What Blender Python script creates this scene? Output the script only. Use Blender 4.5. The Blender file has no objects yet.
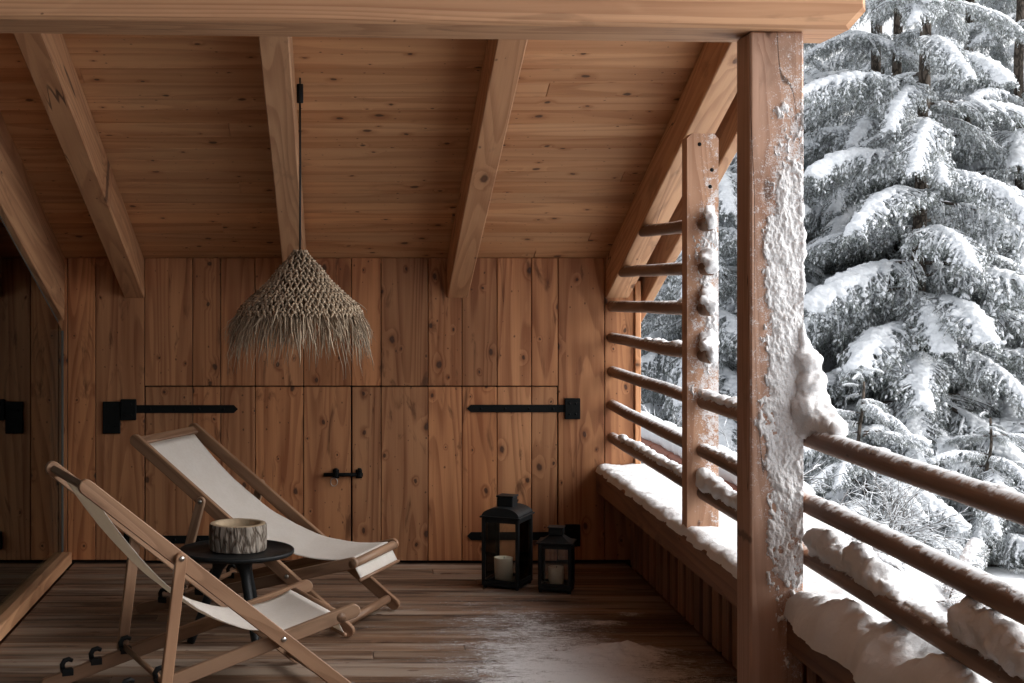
import bpy, bmesh, math, random
import numpy as np
from mathutils import Vector, Matrix, noise

random.seed(7)
rng = np.random.default_rng(7)
SC = bpy.context.scene
COL = SC.collection
R = math.radians

# ------------------------------------------------------------------ camera numbers
F = 1500.0           # focal length in pixels of the 1024 px wide frame
VX, VY = 335.0, 275.0
EYE = 1.5
WALL = 7.79          # distance of the plank wall


def at(px, py, Y):
    return Vector(((px - VX) / F * Y, Y, EYE - (py - VY) / F * Y))


# ------------------------------------------------------------------ node helpers
def new_mat(name):
    m = bpy.data.materials.new(name)
    m.use_nodes = True
    nt = m.node_tree
    for n in list(nt.nodes):
        nt.nodes.remove(n)
    out = nt.nodes.new('ShaderNodeOutputMaterial')
    return m, nt, out


class G:
    """small helper for building node graphs"""
    def __init__(self, nt):
        self.nt = nt

    def n(self, typ, **kw):
        nd = self.nt.nodes.new(typ)
        for k, v in kw.items():
            setattr(nd, k, v)
        return nd

    def link(self, a, b):
        self.nt.links.new(a, b)

    def put(self, sock, v):
        if hasattr(v, 'is_output'):
            self.link(v, sock)
        else:
            sock.default_value = v

    def math(self, op, a, b=None, c=None, clamp=False):
        nd = self.n('ShaderNodeMath', operation=op, use_clamp=clamp)
        self.put(nd.inputs[0], a)
        if b is not None:
            self.put(nd.inputs[1], b)
        if c is not None:
            self.put(nd.inputs[2], c)
        return nd.outputs[0]

    def vmul(self, v, s):
        nd = self.n('ShaderNodeVectorMath', operation='MULTIPLY')
        self.put(nd.inputs[0], v)
        nd.inputs[1].default_value = s
        return nd.outputs[0]

    def vadd(self, a, b):
        nd = self.n('ShaderNodeVectorMath', operation='ADD')
        self.put(nd.inputs[0], a)
        self.put(nd.inputs[1], b)
        return nd.outputs[0]

    def noise(self, v, scale=1.0, detail=2.0, rough=0.5, dist=0.0):
        nd = self.n('ShaderNodeTexNoise')
        self.put(nd.inputs['Vector'], v)
        nd.inputs['Scale'].default_value = scale
        nd.inputs['Detail'].default_value = detail
        nd.inputs['Roughness'].default_value = rough
        nd.inputs['Distortion'].default_value = dist
        return nd.outputs[0]

    def ss(self, x, lo, hi, a=0.0, b=1.0):
        nd = self.n('ShaderNodeMapRange', interpolation_type='SMOOTHSTEP')
        self.put(nd.inputs[0], x)
        nd.inputs[1].default_value = lo
        nd.inputs[2].default_value = hi
        nd.inputs[3].default_value = a
        nd.inputs[4].default_value = b
        return nd.outputs[0]

    def mix(self, fac, a, b, blend='MIX'):
        nd = self.n('ShaderNodeMix', data_type='RGBA', blend_type=blend)
        self.put(nd.inputs[0], fac)
        for s, v in ((nd.inputs[6], a), (nd.inputs[7], b)):
            if hasattr(v, 'is_output'):
                self.link(v, s)
            else:
                s.default_value = (*v, 1.0) if len(v) == 3 else v
        return nd.outputs[2]

    def attr(self, name):
        nd = self.n('ShaderNodeAttribute')
        nd.attribute_name = name
        return nd

    def bump(self, h, strength=0.3, dist=0.01):
        nd = self.n('ShaderNodeBump')
        nd.inputs['Strength'].default_value = strength
        nd.inputs['Distance'].default_value = dist
        self.put(nd.inputs['Height'], h)
        return nd.outputs[0]

    def bsdf(self, out, color, rough=0.6, normal=None, metal=0.0, spec=0.5):
        nd = self.n('ShaderNodeBsdfPrincipled')
        c = nd.inputs['Base Color']
        if hasattr(color, 'is_output'):
            self.link(color, c)
        else:
            c.default_value = (*color, 1.0)
        self.put(nd.inputs['Roughness'], rough)
        self.put(nd.inputs['Metallic'], metal)
        nd.inputs['Specular IOR Level'].default_value = spec
        if normal is not None:
            self.link(normal, nd.inputs['Normal'])
        self.link(nd.outputs[0], out.inputs['Surface'])
        return nd


def wood(name, light, dark, knot=(0.06, 0.025, 0.012), knots=0.5, kscale=(3.6, 6.2), rings=13.0,
         rough=0.62, tint=0.28, streak=0.5, spec=0.35, worn=None, frost=0.0, stain=0.35, crack=0.0, rime=None):
    m, nt, out = new_mat(name)
    g = G(nt)
    v = g.attr('gw').outputs['Vector']
    bt = g.attr('bt').outputs['Fac']
    # knots: irregular dark eyes, some planks carry many, some few
    def knot_layer(sx, sy, lo, hi, chance, wobble, seed):
        kv = g.vmul(v, (sx, sy, 0.0))
        w1 = g.n('ShaderNodeTexNoise'); g.put(w1.inputs['Vector'], g.vadd(v, (seed, seed, 0)) if False else v)
        w1.inputs['Scale'].default_value = 26.0 + seed; w1.inputs['Detail'].default_value = 3.0
        kv = g.vadd(kv, g.vmul(w1.outputs['Color'], (wobble, wobble, 0.0)))
        vo = g.n('ShaderNodeTexVoronoi', voronoi_dimensions='2D', feature='F1')
        g.put(vo.inputs['Vector'], kv); vo.inputs['Scale'].default_value = 1.0
        sep = g.n('ShaderNodeSeparateColor'); g.link(vo.outputs['Color'], sep.inputs[0])
        ch = g.math('MULTIPLY', g.math('MULTIPLY_ADD', g.math('FRACT', g.math('MULTIPLY', bt, 7.31 + seed)), 1.1, 0.35), chance)
        sel = g.math('LESS_THAN', sep.outputs[0], ch)
        sz = g.math('MULTIPLY', sep.outputs[1], sep.outputs[1])
        size = g.math('MULTIPLY_ADD', sz, hi - lo, lo)
        return g.math('DIVIDE', vo.outputs['Distance'], size), sel
    kd, sel = knot_layer(kscale[0], kscale[1], 0.028, 0.105, knots, 0.11, 0.0)
    kd2, sel2 = knot_layer(kscale[0] * 2.6, kscale[1] * 2.3, 0.035, 0.085, knots * 0.45, 0.16, 3.0)
    core = g.math('MULTIPLY', g.ss(kd, 0.5, 1.2, 1.0, 0.0), sel)
    core2 = g.math('MULTIPLY', g.ss(kd2, 0.4, 1.2, 0.8, 0.0), sel2)
    core = g.math('MAXIMUM', core, core2)
    halo = g.math('MULTIPLY', g.ss(kd, 0.9, 3.4, 1.0, 0.0), sel)
    # growth rings as contour lines of a stretched smooth noise
    base = g.noise(g.vmul(v, (0.33, 4.6, 4.6)), 1.0, 1.6, 0.45)
    base = g.math('MULTIPLY_ADD', halo, 0.045, base)
    fr = g.math('FRACT', g.math('MULTIPLY', base, rings))
    ring = g.math('MULTIPLY', g.ss(fr, 0.25, 0.86), g.ss(fr, 0.9, 1.0, 1.0, 0.0))
    fib = g.noise(g.vmul(v, (3.0, 130.0, 130.0)), 1.0, 3.0, 0.6)
    med = g.noise(g.vmul(v, (0.9, 16.0, 16.0)), 1.0, 3.0, 0.55)
    big = g.noise(g.vmul(v, (0.7, 2.0, 2.0)), 1.0, 2.0, 0.5)
    flame = g.ss(g.noise(g.vmul(v, (2.3, 9.0, 5.0)), 1.0, 4.0, 0.62, 1.2), 0.575, 0.72)
    pale = g.ss(g.noise(g.vmul(v, (2.6, 8.0, 4.0)), 1.0, 2.0, 0.5, 0.8), 0.62, 0.75)
    t = g.math('MULTIPLY', ring, 0.5)
    t = g.math('ADD', t, g.math('MULTIPLY', g.ss(med, 0.35, 0.68), streak))
    t = g.math('ADD', t, g.math('MULTIPLY', g.math('SUBTRACT', fib, 0.5), 0.45))
    t = g.math('ADD', t, g.math('MULTIPLY', g.math('SUBTRACT', big, 0.5), 0.7))
    t = g.math('SUBTRACT', t, g.math('MULTIPLY', pale, 0.25))
    t = g.math('ADD', t, g.math('MULTIPLY', halo, 0.30), clamp=True)
    col = g.mix(t, light, dark)
    col = g.mix(g.math('MULTIPLY', flame, stain), col, tuple(c * .38 for c in dark))
    if worn:
        w = g.ss(g.noise(g.vmul(v, (0.8, 9.0, 3.0)), 1.0, 4.0, 0.6), 0.48, 0.66)
        col = g.mix(w, col, worn)
    br = g.math('MULTIPLY_ADD', g.math('SUBTRACT', bt, 0.5), 2 * tint, 1.0)
    hue = g.math('MULTIPLY_ADD', g.math('SUBTRACT', g.math('FRACT', g.math('MULTIPLY', bt, 13.7)), 0.5), 0.12, 1.0)
    cv = g.n('ShaderNodeCombineColor')
    g.link(br, cv.inputs[0]); g.link(g.math('MULTIPLY', br, hue), cv.inputs[1]); g.link(g.math('MULTIPLY', br, g.math('MULTIPLY', hue, hue)), cv.inputs[2])
    col = g.mix(1.0, col, cv.outputs[0], 'MULTIPLY')
    kc = g.mix(g.ss(kd, 0.0, 0.9), tuple(c * 1.8 for c in knot), knot)
    col = g.mix(g.math('MULTIPLY', core, 0.88), col, kc)
    h = g.math('ADD', g.math('MULTIPLY', fib, 0.5), g.math('MULTIPLY', ring, 0.35))
    h = g.math('ADD', h, g.math('MULTIPLY', core, 0.5))
    if crack:
        cn = g.noise(g.vmul(v, (0.55, 9.0, 9.0)), 1.0, 2.0, 0.4)
        cm = g.ss(g.math('ABSOLUTE', g.math('SUBTRACT', cn, 0.56)), 0.0015, 0.006, 1.0, 0.0)
        cm = g.math('MULTIPLY', cm, g.ss(g.noise(g.vmul(v, (1.1, 2.0, 2.0)), 1.0, 1.0, 0.4), 0.52, 0.60))
        col = g.mix(g.math('MULTIPLY', cm, 0.8 * crack), col, (0.035, 0.018, 0.010))
        h = g.math('SUBTRACT', h, g.math('MULTIPLY', cm, 1.5))
    if rime:
        # hoar frost blown on to the weather side: fine white speckle, thickest towards the outer edge
        geo = g.n('ShaderNodeNewGeometry')
        sp = g.n('ShaderNodeSeparateXYZ'); g.link(geo.outputs['Position'], sp.inputs[0])
        sn_ = g.n('ShaderNodeSeparateXYZ'); g.link(geo.outputs['Normal'], sn_.inputs[0])
        x0, x1, zt_, zb_ = rime
        gr = g.ss(sp.outputs[0], x0 + (x1 - x0) * .05, x0 + (x1 - x0) * .8, -.02, .34)
        gr = g.math('ADD', gr, g.ss(sp.outputs[2], zt_ - .25, zt_ + .2, 0.0, -.30))
        gr = g.math('ADD', gr, g.ss(sp.outputs[2], zb_ - .55, zb_ + .05, -.34, 0.0))
        ra = g.noise(geo.outputs['Position'], 38.0, 4.0, 0.65); rb = g.noise(geo.outputs['Position'], 210.0, 3.0, 0.7)
        rm = g.math('ADD', g.math('ADD', gr, g.math('MULTIPLY', g.math('SUBTRACT', ra, .5), 1.3)), g.math('MULTIPLY', g.math('SUBTRACT', rb, .5), 1.5))
        rm = g.math('MULTIPLY', g.ss(rm, 0.02, 0.42), g.ss(sn_.outputs[1], -.6, -.2, 1.0, 0.0))
        col = g.mix(g.math('MULTIPLY', rm, 0.85), col, (0.76, 0.77, 0.79))
        h = g.math('ADD', h, g.math('MULTIPLY', rm, 1.2))
    if frost:
        geo = g.n('ShaderNodeNewGeometry')
        sx = g.n('ShaderNodeSeparateXYZ'); g.link(geo.outputs['Normal'], sx.inputs[0])
        fn = g.noise(geo.outputs['Position'], 26.0, 5.0, 0.7)
        up = g.math('MULTIPLY_ADD', g.math('SUBTRACT', fn, 0.5), 1.6, sx.outputs[2])
        fm = g.ss(up, 0.62, 0.95, 0.0, frost)
        col = g.mix(fm, col, (0.74, 0.77, 0.80))
    rr = g.math('MULTIPLY_ADD', fib, 0.2, rough - 0.1)
    g.bsdf(out, col, rr, g.bump(h, 0.35, 0.0025), spec=spec)
    return m


def simple(name, color, rough=0.6, metal=0.0, var=0.12, nscale=30.0, bump=0.1, spec=0.5):
    m, nt, out = new_mat(name)
    g = G(nt)
    tc = g.n('ShaderNodeTexCoord').outputs['Object']
    n = g.noise(tc, nscale, 4.0, 0.6)
    col = g.mix(n, tuple(c * (1 - var) for c in color), tuple(min(1, c * (1 + var)) for c in color))
    n2 = g.noise(tc, nscale * 4, 3.0, 0.6)
    g.bsdf(out, col, g.math('MULTIPLY_ADD', n, 0.2, rough - 0.1), g.bump(n2, bump, 0.003), metal, spec)
    return m


def snow_mat(name, col=(0.77, 0.785, 0.805), fine=140.0, dirt=0.05, wood_tint=None):
    m, nt, out = new_mat(name)
    g = G(nt)
    pos = g.n('ShaderNodeNewGeometry').outputs['Position']
    a = g.noise(pos, 18.0, 5.0, 0.65)
    b = g.noise(pos, fine, 4.0, 0.7)
    fine2 = g.noise(pos, 420.0, 2.0, 0.6)
    c = g.mix(g.ss(a, 0.3, 0.7), tuple(x * (1 - dirt) for x in col), col)
    if wood_tint:
        c = g.mix(g.ss(b, 0.35, 0.6, 0.5, 0.0), c, wood_tint)
    h = g.math('ADD', g.math('MULTIPLY', a, 0.8), g.math('MULTIPLY', b, 0.45))
    h = g.math('MULTIPLY_ADD', fine2, 0.22, h)
    g.bsdf(out, c, 0.75, g.bump(h, 0.5, 0.012), spec=0.25)
    return m


M = {}
M['wall'] = wood('larch wall boards', (0.53, 0.255, 0.118), (0.275, 0.106, 0.045), knot=(.035,.016,.010), knots=0.95, kscale=(4.4, 6.4), rings=17, tint=0.27, stain=0.8)
M['wall_far'] = M['wall']
M['ceiling'] = wood('spruce ceiling boards', (0.60, 0.326, 0.163), (0.40, 0.182, 0.080), knot=(.04,.018,.010), knots=0.85, kscale=(4.6, 7.0), rings=9, tint=0.11, streak=0.38, stain=.25)
M['beam'] = wood('larch beams', (0.58, 0.326, 0.175), (0.36, 0.168, 0.082), knots=0.3, kscale=(2.2, 5.2), rings=20, tint=0.1, streak=0.28, stain=.35, crack=1.0)
M['post'] = wood('weathered post timber', (0.47, 0.28, 0.19), (0.30, 0.155, 0.095), knots=0.2, kscale=(1.7, 5.0), rings=24, tint=0.08, streak=0.3, stain=.3, crack=1.0, rime=(1.246, 1.407, 1.98, 0.95))
M['shortpost'] = wood('weathered short post timber', (0.47, 0.28, 0.18), (0.30, 0.155, 0.09), knots=0.2, kscale=(1.7, 5.0), rings=24, tint=0.08, streak=0.3, stain=.3, crack=1.0, rime=(1.373, 1.496, 1.78, 1.05))
M['rail'] = wood('peeled round poles', (0.26, 0.165, 0.115), (0.125, 0.072, 0.049), knots=0.4, kscale=(2.2, 9.0), rings=8, tint=0.12, frost=0.9)
M['parapet'] = wood('parapet boards', (0.30, 0.145, 0.08), (0.16, 0.07, 0.038), knots=0.3, kscale=(2.8, 5.6), tint=0.25)
M['floor'] = wood('worn deck boards', (0.215, 0.130, 0.082), (0.056, 0.031, 0.020), knots=0.5, kscale=(2.6, 7.0), rings=9,
                  tint=0.3, streak=0.55, rough=0.62, worn=(0.25, 0.19, 0.145), spec=0.25, stain=.8)
M['chair'] = wood('oiled chair wood', (0.275, 0.168, 0.104), (0.165, 0.088, 0.050), knots=0.05, kscale=(1.2, 5.0), rings=18, tint=0.12, streak=0.35, rough=0.5)
M['iron'] = simple('black wrought iron', (0.0055, 0.0068, 0.0072), 0.6, 0.0, 0.3, 60, 0.3, .12)
M['blackpaint'] = simple('matt black paint', (0.0075, 0.0085, 0.0095), 0.5, 0.0, 0.25, 25, 0.08, .2)
M['bolt'] = simple('brushed steel', (0.5, 0.48, 0.45), 0.35, 1.0, 0.1, 60, 0.05)
M['candle'] = simple('ivory wax', (0.78, 0.70, 0.56), 0.5, 0.0, 0.06, 25, 0.05)
M['snow'] = snow_mat('snow')
M['wetsnow'] = snow_mat('wind blown snow', (0.80, 0.82, 0.84), 200.0, 0.08, (0.62, 0.56, 0.52))
M['treesnow'] = snow_mat('snow on boughs', (0.79, 0.815, 0.845), 60.0, 0.05)
M['powder'] = snow_mat('powder on deck', (0.78, 0.78, 0.79), 260.0, 0.12, (0.42, 0.34, 0.28))
M['rope'] = simple('black cord', (0.012, 0.012, 0.012), 0.7)
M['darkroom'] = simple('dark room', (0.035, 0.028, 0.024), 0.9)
M['greyboards'] = simple('grey green boards', (0.22, 0.27, 0.27), 0.8, 0, 0.2, 12, 0.2)
M['redtile'] = simple('red brown edging', (0.26, 0.085, 0.045), 0.75, 0, 0.35, 9, 0.3)
M['frame'] = simple('grey glazing frame', (0.085, 0.092, 0.085), 0.7, spec=.2)
M['roofing'] = simple('dark roofing', (0.06, 0.055, 0.05), 0.8)


def straw_mat():
    m, nt, out = new_mat('dry palm straw')
    g = G(nt)
    bt = g.attr('bt').outputs['Fac']
    pos = g.n('ShaderNodeTexCoord').outputs['Object']
    n = g.noise(pos, 90.0, 3.0, 0.6)
    t = g.math('ADD', g.math('MULTIPLY', bt, 0.75), g.math('MULTIPLY', n, 0.35), clamp=True)
    col = g.mix(t, (0.10, 0.066, 0.042), (0.54, 0.43, 0.31))
    g.bsdf(out, col, 0.7, spec=0.3)
    return m


def cloth_mat():
    m, nt, out = new_mat('off white canvas')
    g = G(nt)
    v = g.attr('gw').outputs['Vector']
    sx = g.n('ShaderNodeSeparateXYZ'); g.link(v, sx.inputs[0])
    w1 = g.math('SINE', g.math('MULTIPLY', sx.outputs[0], 2400.0))
    w2 = g.math('SINE', g.math('MULTIPLY', sx.outputs[1], 2400.0))
    n = g.noise(g.vmul(v, (9.0, 9.0, 9.0)), 1.0, 4.0, 0.6)
    n2 = g.noise(g.vmul(v, (70.0, 70.0, 70.0)), 1.0, 3.0, 0.6)
    t = g.math('MULTIPLY_ADD', n2, 0.5, g.math('MULTIPLY', n, 0.5))
    col = g.mix(g.ss(t, 0.3, 0.7), (0.70, 0.665, 0.62), (0.80, 0.775, 0.74))
    h = g.math('ADD', g.math('MULTIPLY', g.math('ADD', w1, w2), 0.1), g.math('MULTIPLY', n, 2.2))
    p = g.bsdf(out, col, 0.85, g.bump(h, 0.25, 0.006), spec=0.15)
    tr = g.n('ShaderNodeBsdfTranslucent')
    tr.inputs[0].default_value = (0.75, 0.68, 0.58, 1)
    mx = g.n('ShaderNodeMixShader'); mx.inputs[0].default_value = 0.38
    g.link(p.outputs[0], mx.inputs[1]); g.link(tr.outputs[0], mx.inputs[2])
    g.link(mx.outputs[0], out.inputs['Surface'])
    return m


def glass_mat(name, tint=(1, 1, 1), ior=1.5):
    m, nt, out = new_mat(name)
    g = G(nt)
    f = g.n('ShaderNodeFresnel'); f.inputs['IOR'].default_value = ior
    tr = g.n('ShaderNodeBsdfTransparent'); tr.inputs[0].default_value = (*tint, 1)
    gl = g.n('ShaderNodeBsdfGlossy'); gl.inputs['Roughness'].default_value = 0.0
    gl.inputs[0].default_value = (0.9, 0.95, 0.93, 1)
    mx = g.n('ShaderNodeMixShader')
    g.link(f.outputs[0], mx.inputs[0])
    g.link(tr.outputs[0], mx.inputs[1]); g.link(gl.outputs[0], mx.inputs[2])
    g.link(mx.outputs[0], out.inputs['Surface'])
    return m


def bark_mat(name, light, dark, scale=(18, 18, 4)):
    m, nt, out = new_mat(name)
    g = G(nt)
    pos = g.n('ShaderNodeTexCoord').outputs['Object']
    v = g.vmul(pos, scale)
    vo = g.n('ShaderNodeTexVoronoi', feature='DISTANCE_TO_EDGE')
    wob = g.n('ShaderNodeTexNoise'); g.put(wob.inputs['Vector'], v); wob.inputs['Scale'].default_value = 2.0
    g.put(vo.inputs['Vector'], g.vadd(v, g.vmul(wob.outputs['Color'], (0.8, 0.8, 0.8))))
    vo.inputs['Scale'].default_value = 1.0
    n = g.noise(v, 3.0, 5.0, 0.65)
    e = g.ss(vo.outputs['Distance'], 0.0, 0.22)
    col = g.mix(e, dark, g.mix(n, tuple(c * 0.6 for c in light), tuple(c * 1.25 for c in light)))
    g.bsdf(out, col, 0.85, g.bump(g.math('MULTIPLY_ADD', n, 0.4, e), 0.7, 0.008), spec=0.2)
    return m


def needle_mat():
    m, nt, out = new_mat('spruce needles')
    g = G(nt)
    bt = g.attr('bt').outputs['Fac']
    col = g.mix(bt, (0.048, 0.068, 0.044), (0.115, 0.140, 0.085))
    col = g.mix(g.ss(bt, 0.94, 1.0), col, (0.13, 0.075, 0.04))
    fr = g.attr('fr').outputs['Fac']
    col = g.mix(fr, col, (0.70, 0.73, 0.76))
    g.bsdf(out, col, 0.6, spec=0.3)
    return m


M['straw'] = straw_mat()
M['cloth'] = cloth_mat()
M['pane'] = glass_mat('window glass', (0.55, 0.60, 0.58), 1.75)
M['lanternglass'] = glass_mat('lantern glass', (0.96, 0.97, 0.96), 1.3)
M['logbark'] = bark_mat('log bark', (0.31, 0.275, 0.235), (0.105, 0.082, 0.064), (30, 30, 9))
M['bark'] = bark_mat('spruce bark', (0.13, 0.105, 0.085), (0.035, 0.028, 0.022), (14, 14, 6))
M['twig'] = simple('dark twigs', (0.075, 0.058, 0.046), 0.8, 0, 0.3, 20, 0.2)
M['needle'] = needle_mat()


# ------------------------------------------------------------------ mesh builder
class MB:
    def __init__(self):
        self.v = []; self.f = []; self.gw = []; self.bt = []; self.mi = []; self.sm = []

    def add(self, verts, faces, gw=None, bt=0.5, mi=0, smooth=False):
        o = len(self.v)
        self.v += [tuple(p) for p in verts]
        self.f += [tuple(i + o for i in f) for f in faces]
        if gw is None:
            gw = [tuple(p) for p in verts]
        self.gw += [tuple(p) for p in gw]
        self.bt += [bt] * len(verts)
        self.mi += [mi] * len(faces)
        self.sm += [smooth] * len(faces)

    # chamfered box: centre, three (half extent * unit) axes; grain runs along axis `a`
    def cbox(self, c, a, w, t, ch=0.003, bt=None, mi=0):
        c, a, w, t = Vector(c), Vector(a), Vector(w), Vector(t)
        la, lw, lt = a.length, w.length, t.length
        ua, uw, ut = a / la, w / lw, t / lt
        ch = min(ch, la * .5, lw * .5, lt * .5)
        off = Vector((random.uniform(0, 60), random.uniform(0, 60), random.uniform(0, 60)))
        if bt is None:
            bt = random.random()
        verts = []; gw = []; idx = {}
        for sa in (-1, 1):
            for sw in (-1, 1):
                for st in (-1, 1):
                    for k in range(3):
                        e = [la - ch, lw - ch, lt - ch]
                        e[k] = (la, lw, lt)[k]
                        q = Vector((sa * e[0], sw * e[1], st * e[2]))
                        idx[(sa, sw, st, k)] = len(verts)
                        verts.append(c + ua * q.x + uw * q.y + ut * q.z)
                        gw.append(q + off)
        faces = []
        for k in range(3):
            for s in (-1, 1):
                i, j = [x for x in range(3) if x != k]
                ring = []
                for (p, q) in ((-1, -1), (1, -1), (1, 1), (-1, 1)):
                    key = [0, 0, 0]; key[k] = s; key[i] = p; key[j] = q
                    ring.append(idx[(*key, k)])
                faces.append(ring)
        for i in range(3):
            for j in range(i + 1, 3):
                k = 3 - i - j
                for si in (-1, 1):
                    for sj in (-1, 1):
                        q = []
                        for (sk, which) in ((-1, i), (1, i), (1, j), (-1, j)):
                            key = [0, 0, 0]; key[i] = si; key[j] = sj; key[k] = sk
                            q.append(idx[(*key, which)])
                        faces.append(q)
        for sa in (-1, 1):
            for sw in (-1, 1):
                for st in (-1, 1):
                    faces.append([idx[(sa, sw, st, k)] for k in range(3)])
        # orient outwards
        of = []
        for f in faces:
            p = [verts[i] for i in f]
            n = (p[1] - p[0]).cross(p[2] - p[0])
            m = sum(p, Vector()) / len(p) - c
            of.append(f if n.dot(m) > 0 else f[::-1])
        self.add(verts, of, gw, bt, mi)

    def box(self, lo, hi, grain='x', ch=0.003, bt=None, mi=0):
        lo, hi = Vector(lo), Vector(hi)
        c = (lo + hi) / 2; h = (hi - lo) / 2
        ax = {'x': Vector((h.x, 0, 0)), 'y': Vector((0, h.y, 0)), 'z': Vector((0, 0, h.z))}
        rest = [k for k in 'xyz' if k != grain]
        # keep the wider side as "across"
        rest.sort(key=lambda k: -ax[k].length)
        self.cbox(c, ax[grain], ax[rest[0]], ax[rest[1]], ch, bt, mi)

    def tube(self, pts, rad, n=10, caps=True, bt=None, mi=0, smooth=True, flat=1.0, wob=0.0, up=None):
        pts = [Vector(p) for p in pts]
        if not hasattr(rad, '__len__'):
            rad = [rad] * len(pts)
        if bt is None:
            bt = random.random()
        off = Vector((random.uniform(0, 60), random.uniform(0, 60), random.uniform(0, 60)))
        verts = []; gw = []; faces = []
        L = 0
        prev = None
        for i, p in enumerate(pts):
            d = (pts[min(i + 1, len(pts) - 1)] - pts[max(i - 1, 0)])
            if d.length < 1e-9:
                d = Vector((0, 0, 1))
            d.normalize()
            if prev is None:
                ref = Vector(up) if up is not None else (Vector((0, 0, 1)) if abs(d.z) < 0.9 else Vector((1, 0, 0)))
                u = ref - d * ref.dot(d); u.normalize()
            else:
                u = prev - d * prev.dot(d)
                u.normalize()
            prev = u
            w = d.cross(u)
            if i:
                L += (p - pts[i - 1]).length
            for k in range(n):
                a = 2 * math.pi * k / n
                r = rad[i]
                if wob:
                    r *= 1 + wob * noise.noise(Vector((math.cos(a) * 1.3, math.sin(a) * 1.3, L * 5)) + off)
                verts.append(p + u * (math.cos(a) * r * flat) + w * (math.sin(a) * r))
                gw.append(off + Vector((L, a * rad[i], 0.0)) if n > 6 else off + Vector((L, math.cos(a) * r, math.sin(a) * r)))
        for i in range(len(pts) - 1):
            for k in range(n):
                a, b = i * n + k, i * n + (k + 1) % n
                faces.append((a, b, b + n, a + n))
        if caps:
            faces.append(tuple(range(n - 1, -1, -1)))
            faces.append(tuple((len(pts) - 1) * n + k for k in range(n)))
        self.add(verts, faces, gw, bt, mi, smooth)

    def lathe(self, prof, n=32, c=(0, 0, 0), bt=0.5, mi=0, smooth=True, fn=None):
        """prof: list of (r, z)"""
        c = Vector(c)
        verts = []; faces = []
        for (r, z) in prof:
            for k in range(n):
                a = 2 * math.pi * k / n
                rr = r if fn is None else r * fn(a, z)
                verts.append(c + Vector((rr * math.cos(a), rr * math.sin(a), z)))
        for i in range(len(prof) - 1):
            for k in range(n):
                a, b = i * n + k, i * n + (k + 1) % n
                faces.append((a, b, b + n, a + n))
        self.add(verts, faces, None, bt, mi, smooth)

    def prism(self, poly, ext, gdir=None, bt=None, mi=0):
        """poly: list of 3D points (planar), ext: extrusion vector"""
        poly = [Vector(p) for p in poly]; ext = Vector(ext)
        n = len(poly)
        nrm = Vector()
        for i in range(n):
            nrm += (poly[i] - poly[0]).cross(poly[(i + 1) % n] - poly[0])
        if nrm.dot(ext) < 0:
            poly = poly[::-1]
        verts = poly + [p + ext for p in poly]
        faces = [tuple(range(n - 1, -1, -1)), tuple(range(n, 2 * n))]
        for i in range(n):
            j = (i + 1) % n
            faces.append((i, j, j + n, i + n))
        if bt is None:
            bt = random.random()
        off = Vector((random.uniform(0, 60), random.uniform(0, 60), random.uniform(0, 60)))
        if gdir is not None:
            gd = Vector(gdir).normalized(); e = ext.normalized()
            ac = gd.cross(e)
            gw = [off + Vector((p.dot(gd), p.dot(ac), p.dot(e))) for p in verts]
        else:
            gw = [off + p for p in verts]
        self.add(verts, faces, gw, bt, mi)

    def stadium(self, p0, p1, width, across, thick, ch=0.003):
        """bar with half-round ends lying between p0 and p1"""
        p0, p1 = Vector(p0), Vector(p1)
        d = (p1 - p0).normalized(); e = Vector(across).normalized()
        n = d.cross(e).normalized(); r = width / 2
        def outline(rr):
            o = []
            for k in range(9):
                a = -math.pi / 2 + math.pi * k / 8
                o.append(p1 + d * (math.cos(a) * rr) + n * (math.sin(a) * rr))
            for k in range(9):
                a = math.pi / 2 + math.pi * k / 8
                o.append(p0 + d * (math.cos(a) * rr) + n * (math.sin(a) * rr))
            return o
        rings = [[q - e * (thick / 2) for q in outline(r - ch)], [q - e * (thick / 2 - ch) for q in outline(r)],
                 [q + e * (thick / 2 - ch) for q in outline(r)], [q + e * (thick / 2) for q in outline(r - ch)]]
        m = len(rings[0])
        verts = sum(rings, []); faces = []
        for i in range(3):
            for k in range(m):
                a, b = i * m + k, i * m + (k + 1) % m
                faces.append((a, b, b + m, a + m))
        faces.append(tuple(range(m - 1, -1, -1))); faces.append(tuple(3 * m + k for k in range(m)))
        off = Vector((random.uniform(0, 60), random.uniform(0, 60), random.uniform(0, 60)))
        gw = [off + Vector(((q - p0).dot(d), (q - p0).dot(n), (q - p0).dot(e))) for q in verts]
        self.add(verts, faces, gw, random.random())

    def mesh(self, name, mats):
        me = bpy.data.meshes.new(name)
        me.from_pydata(self.v, [], self.f)
        if not isinstance(mats, (list, tuple)):
            mats = [mats]
        for m in mats:
            me.materials.append(m)
        a = me.attributes.new('gw', 'FLOAT_VECTOR', 'POINT')
        a.data.foreach_set('vector', np.array(self.gw, dtype=np.float32).ravel())
        b = me.attributes.new('bt', 'FLOAT', 'POINT')
        b.data.foreach_set('value', np.array(self.bt, dtype=np.float32))
        me.polygons.foreach_set('material_index', np.array(self.mi, dtype=np.int32))
        me.polygons.foreach_set('use_smooth', np.array(self.sm, dtype=bool))
        me.update()
        return me

    def obj(self, name, mats, parent=None, recalc=False):
        me = self.mesh(name, mats)
        if recalc:
            bm = bmesh.new(); bm.from_mesh(me)
            bmesh.ops.recalc_face_normals(bm, faces=bm.faces[:])
            bm.to_mesh(me); bm.free()
        return link(name, me, parent)


def link(name, me, parent=None):
    o = bpy.data.objects.new(name, me)
    COL.objects.link(o)
    if parent is not None:
        o.parent = parent
    return o


def tag(o, label=None, cat=None, group=None, kind=None):
    if label: o['label'] = label
    if cat: o['category'] = cat
    if group: o['group'] = group
    if kind: o['kind'] = kind
    return o


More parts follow.
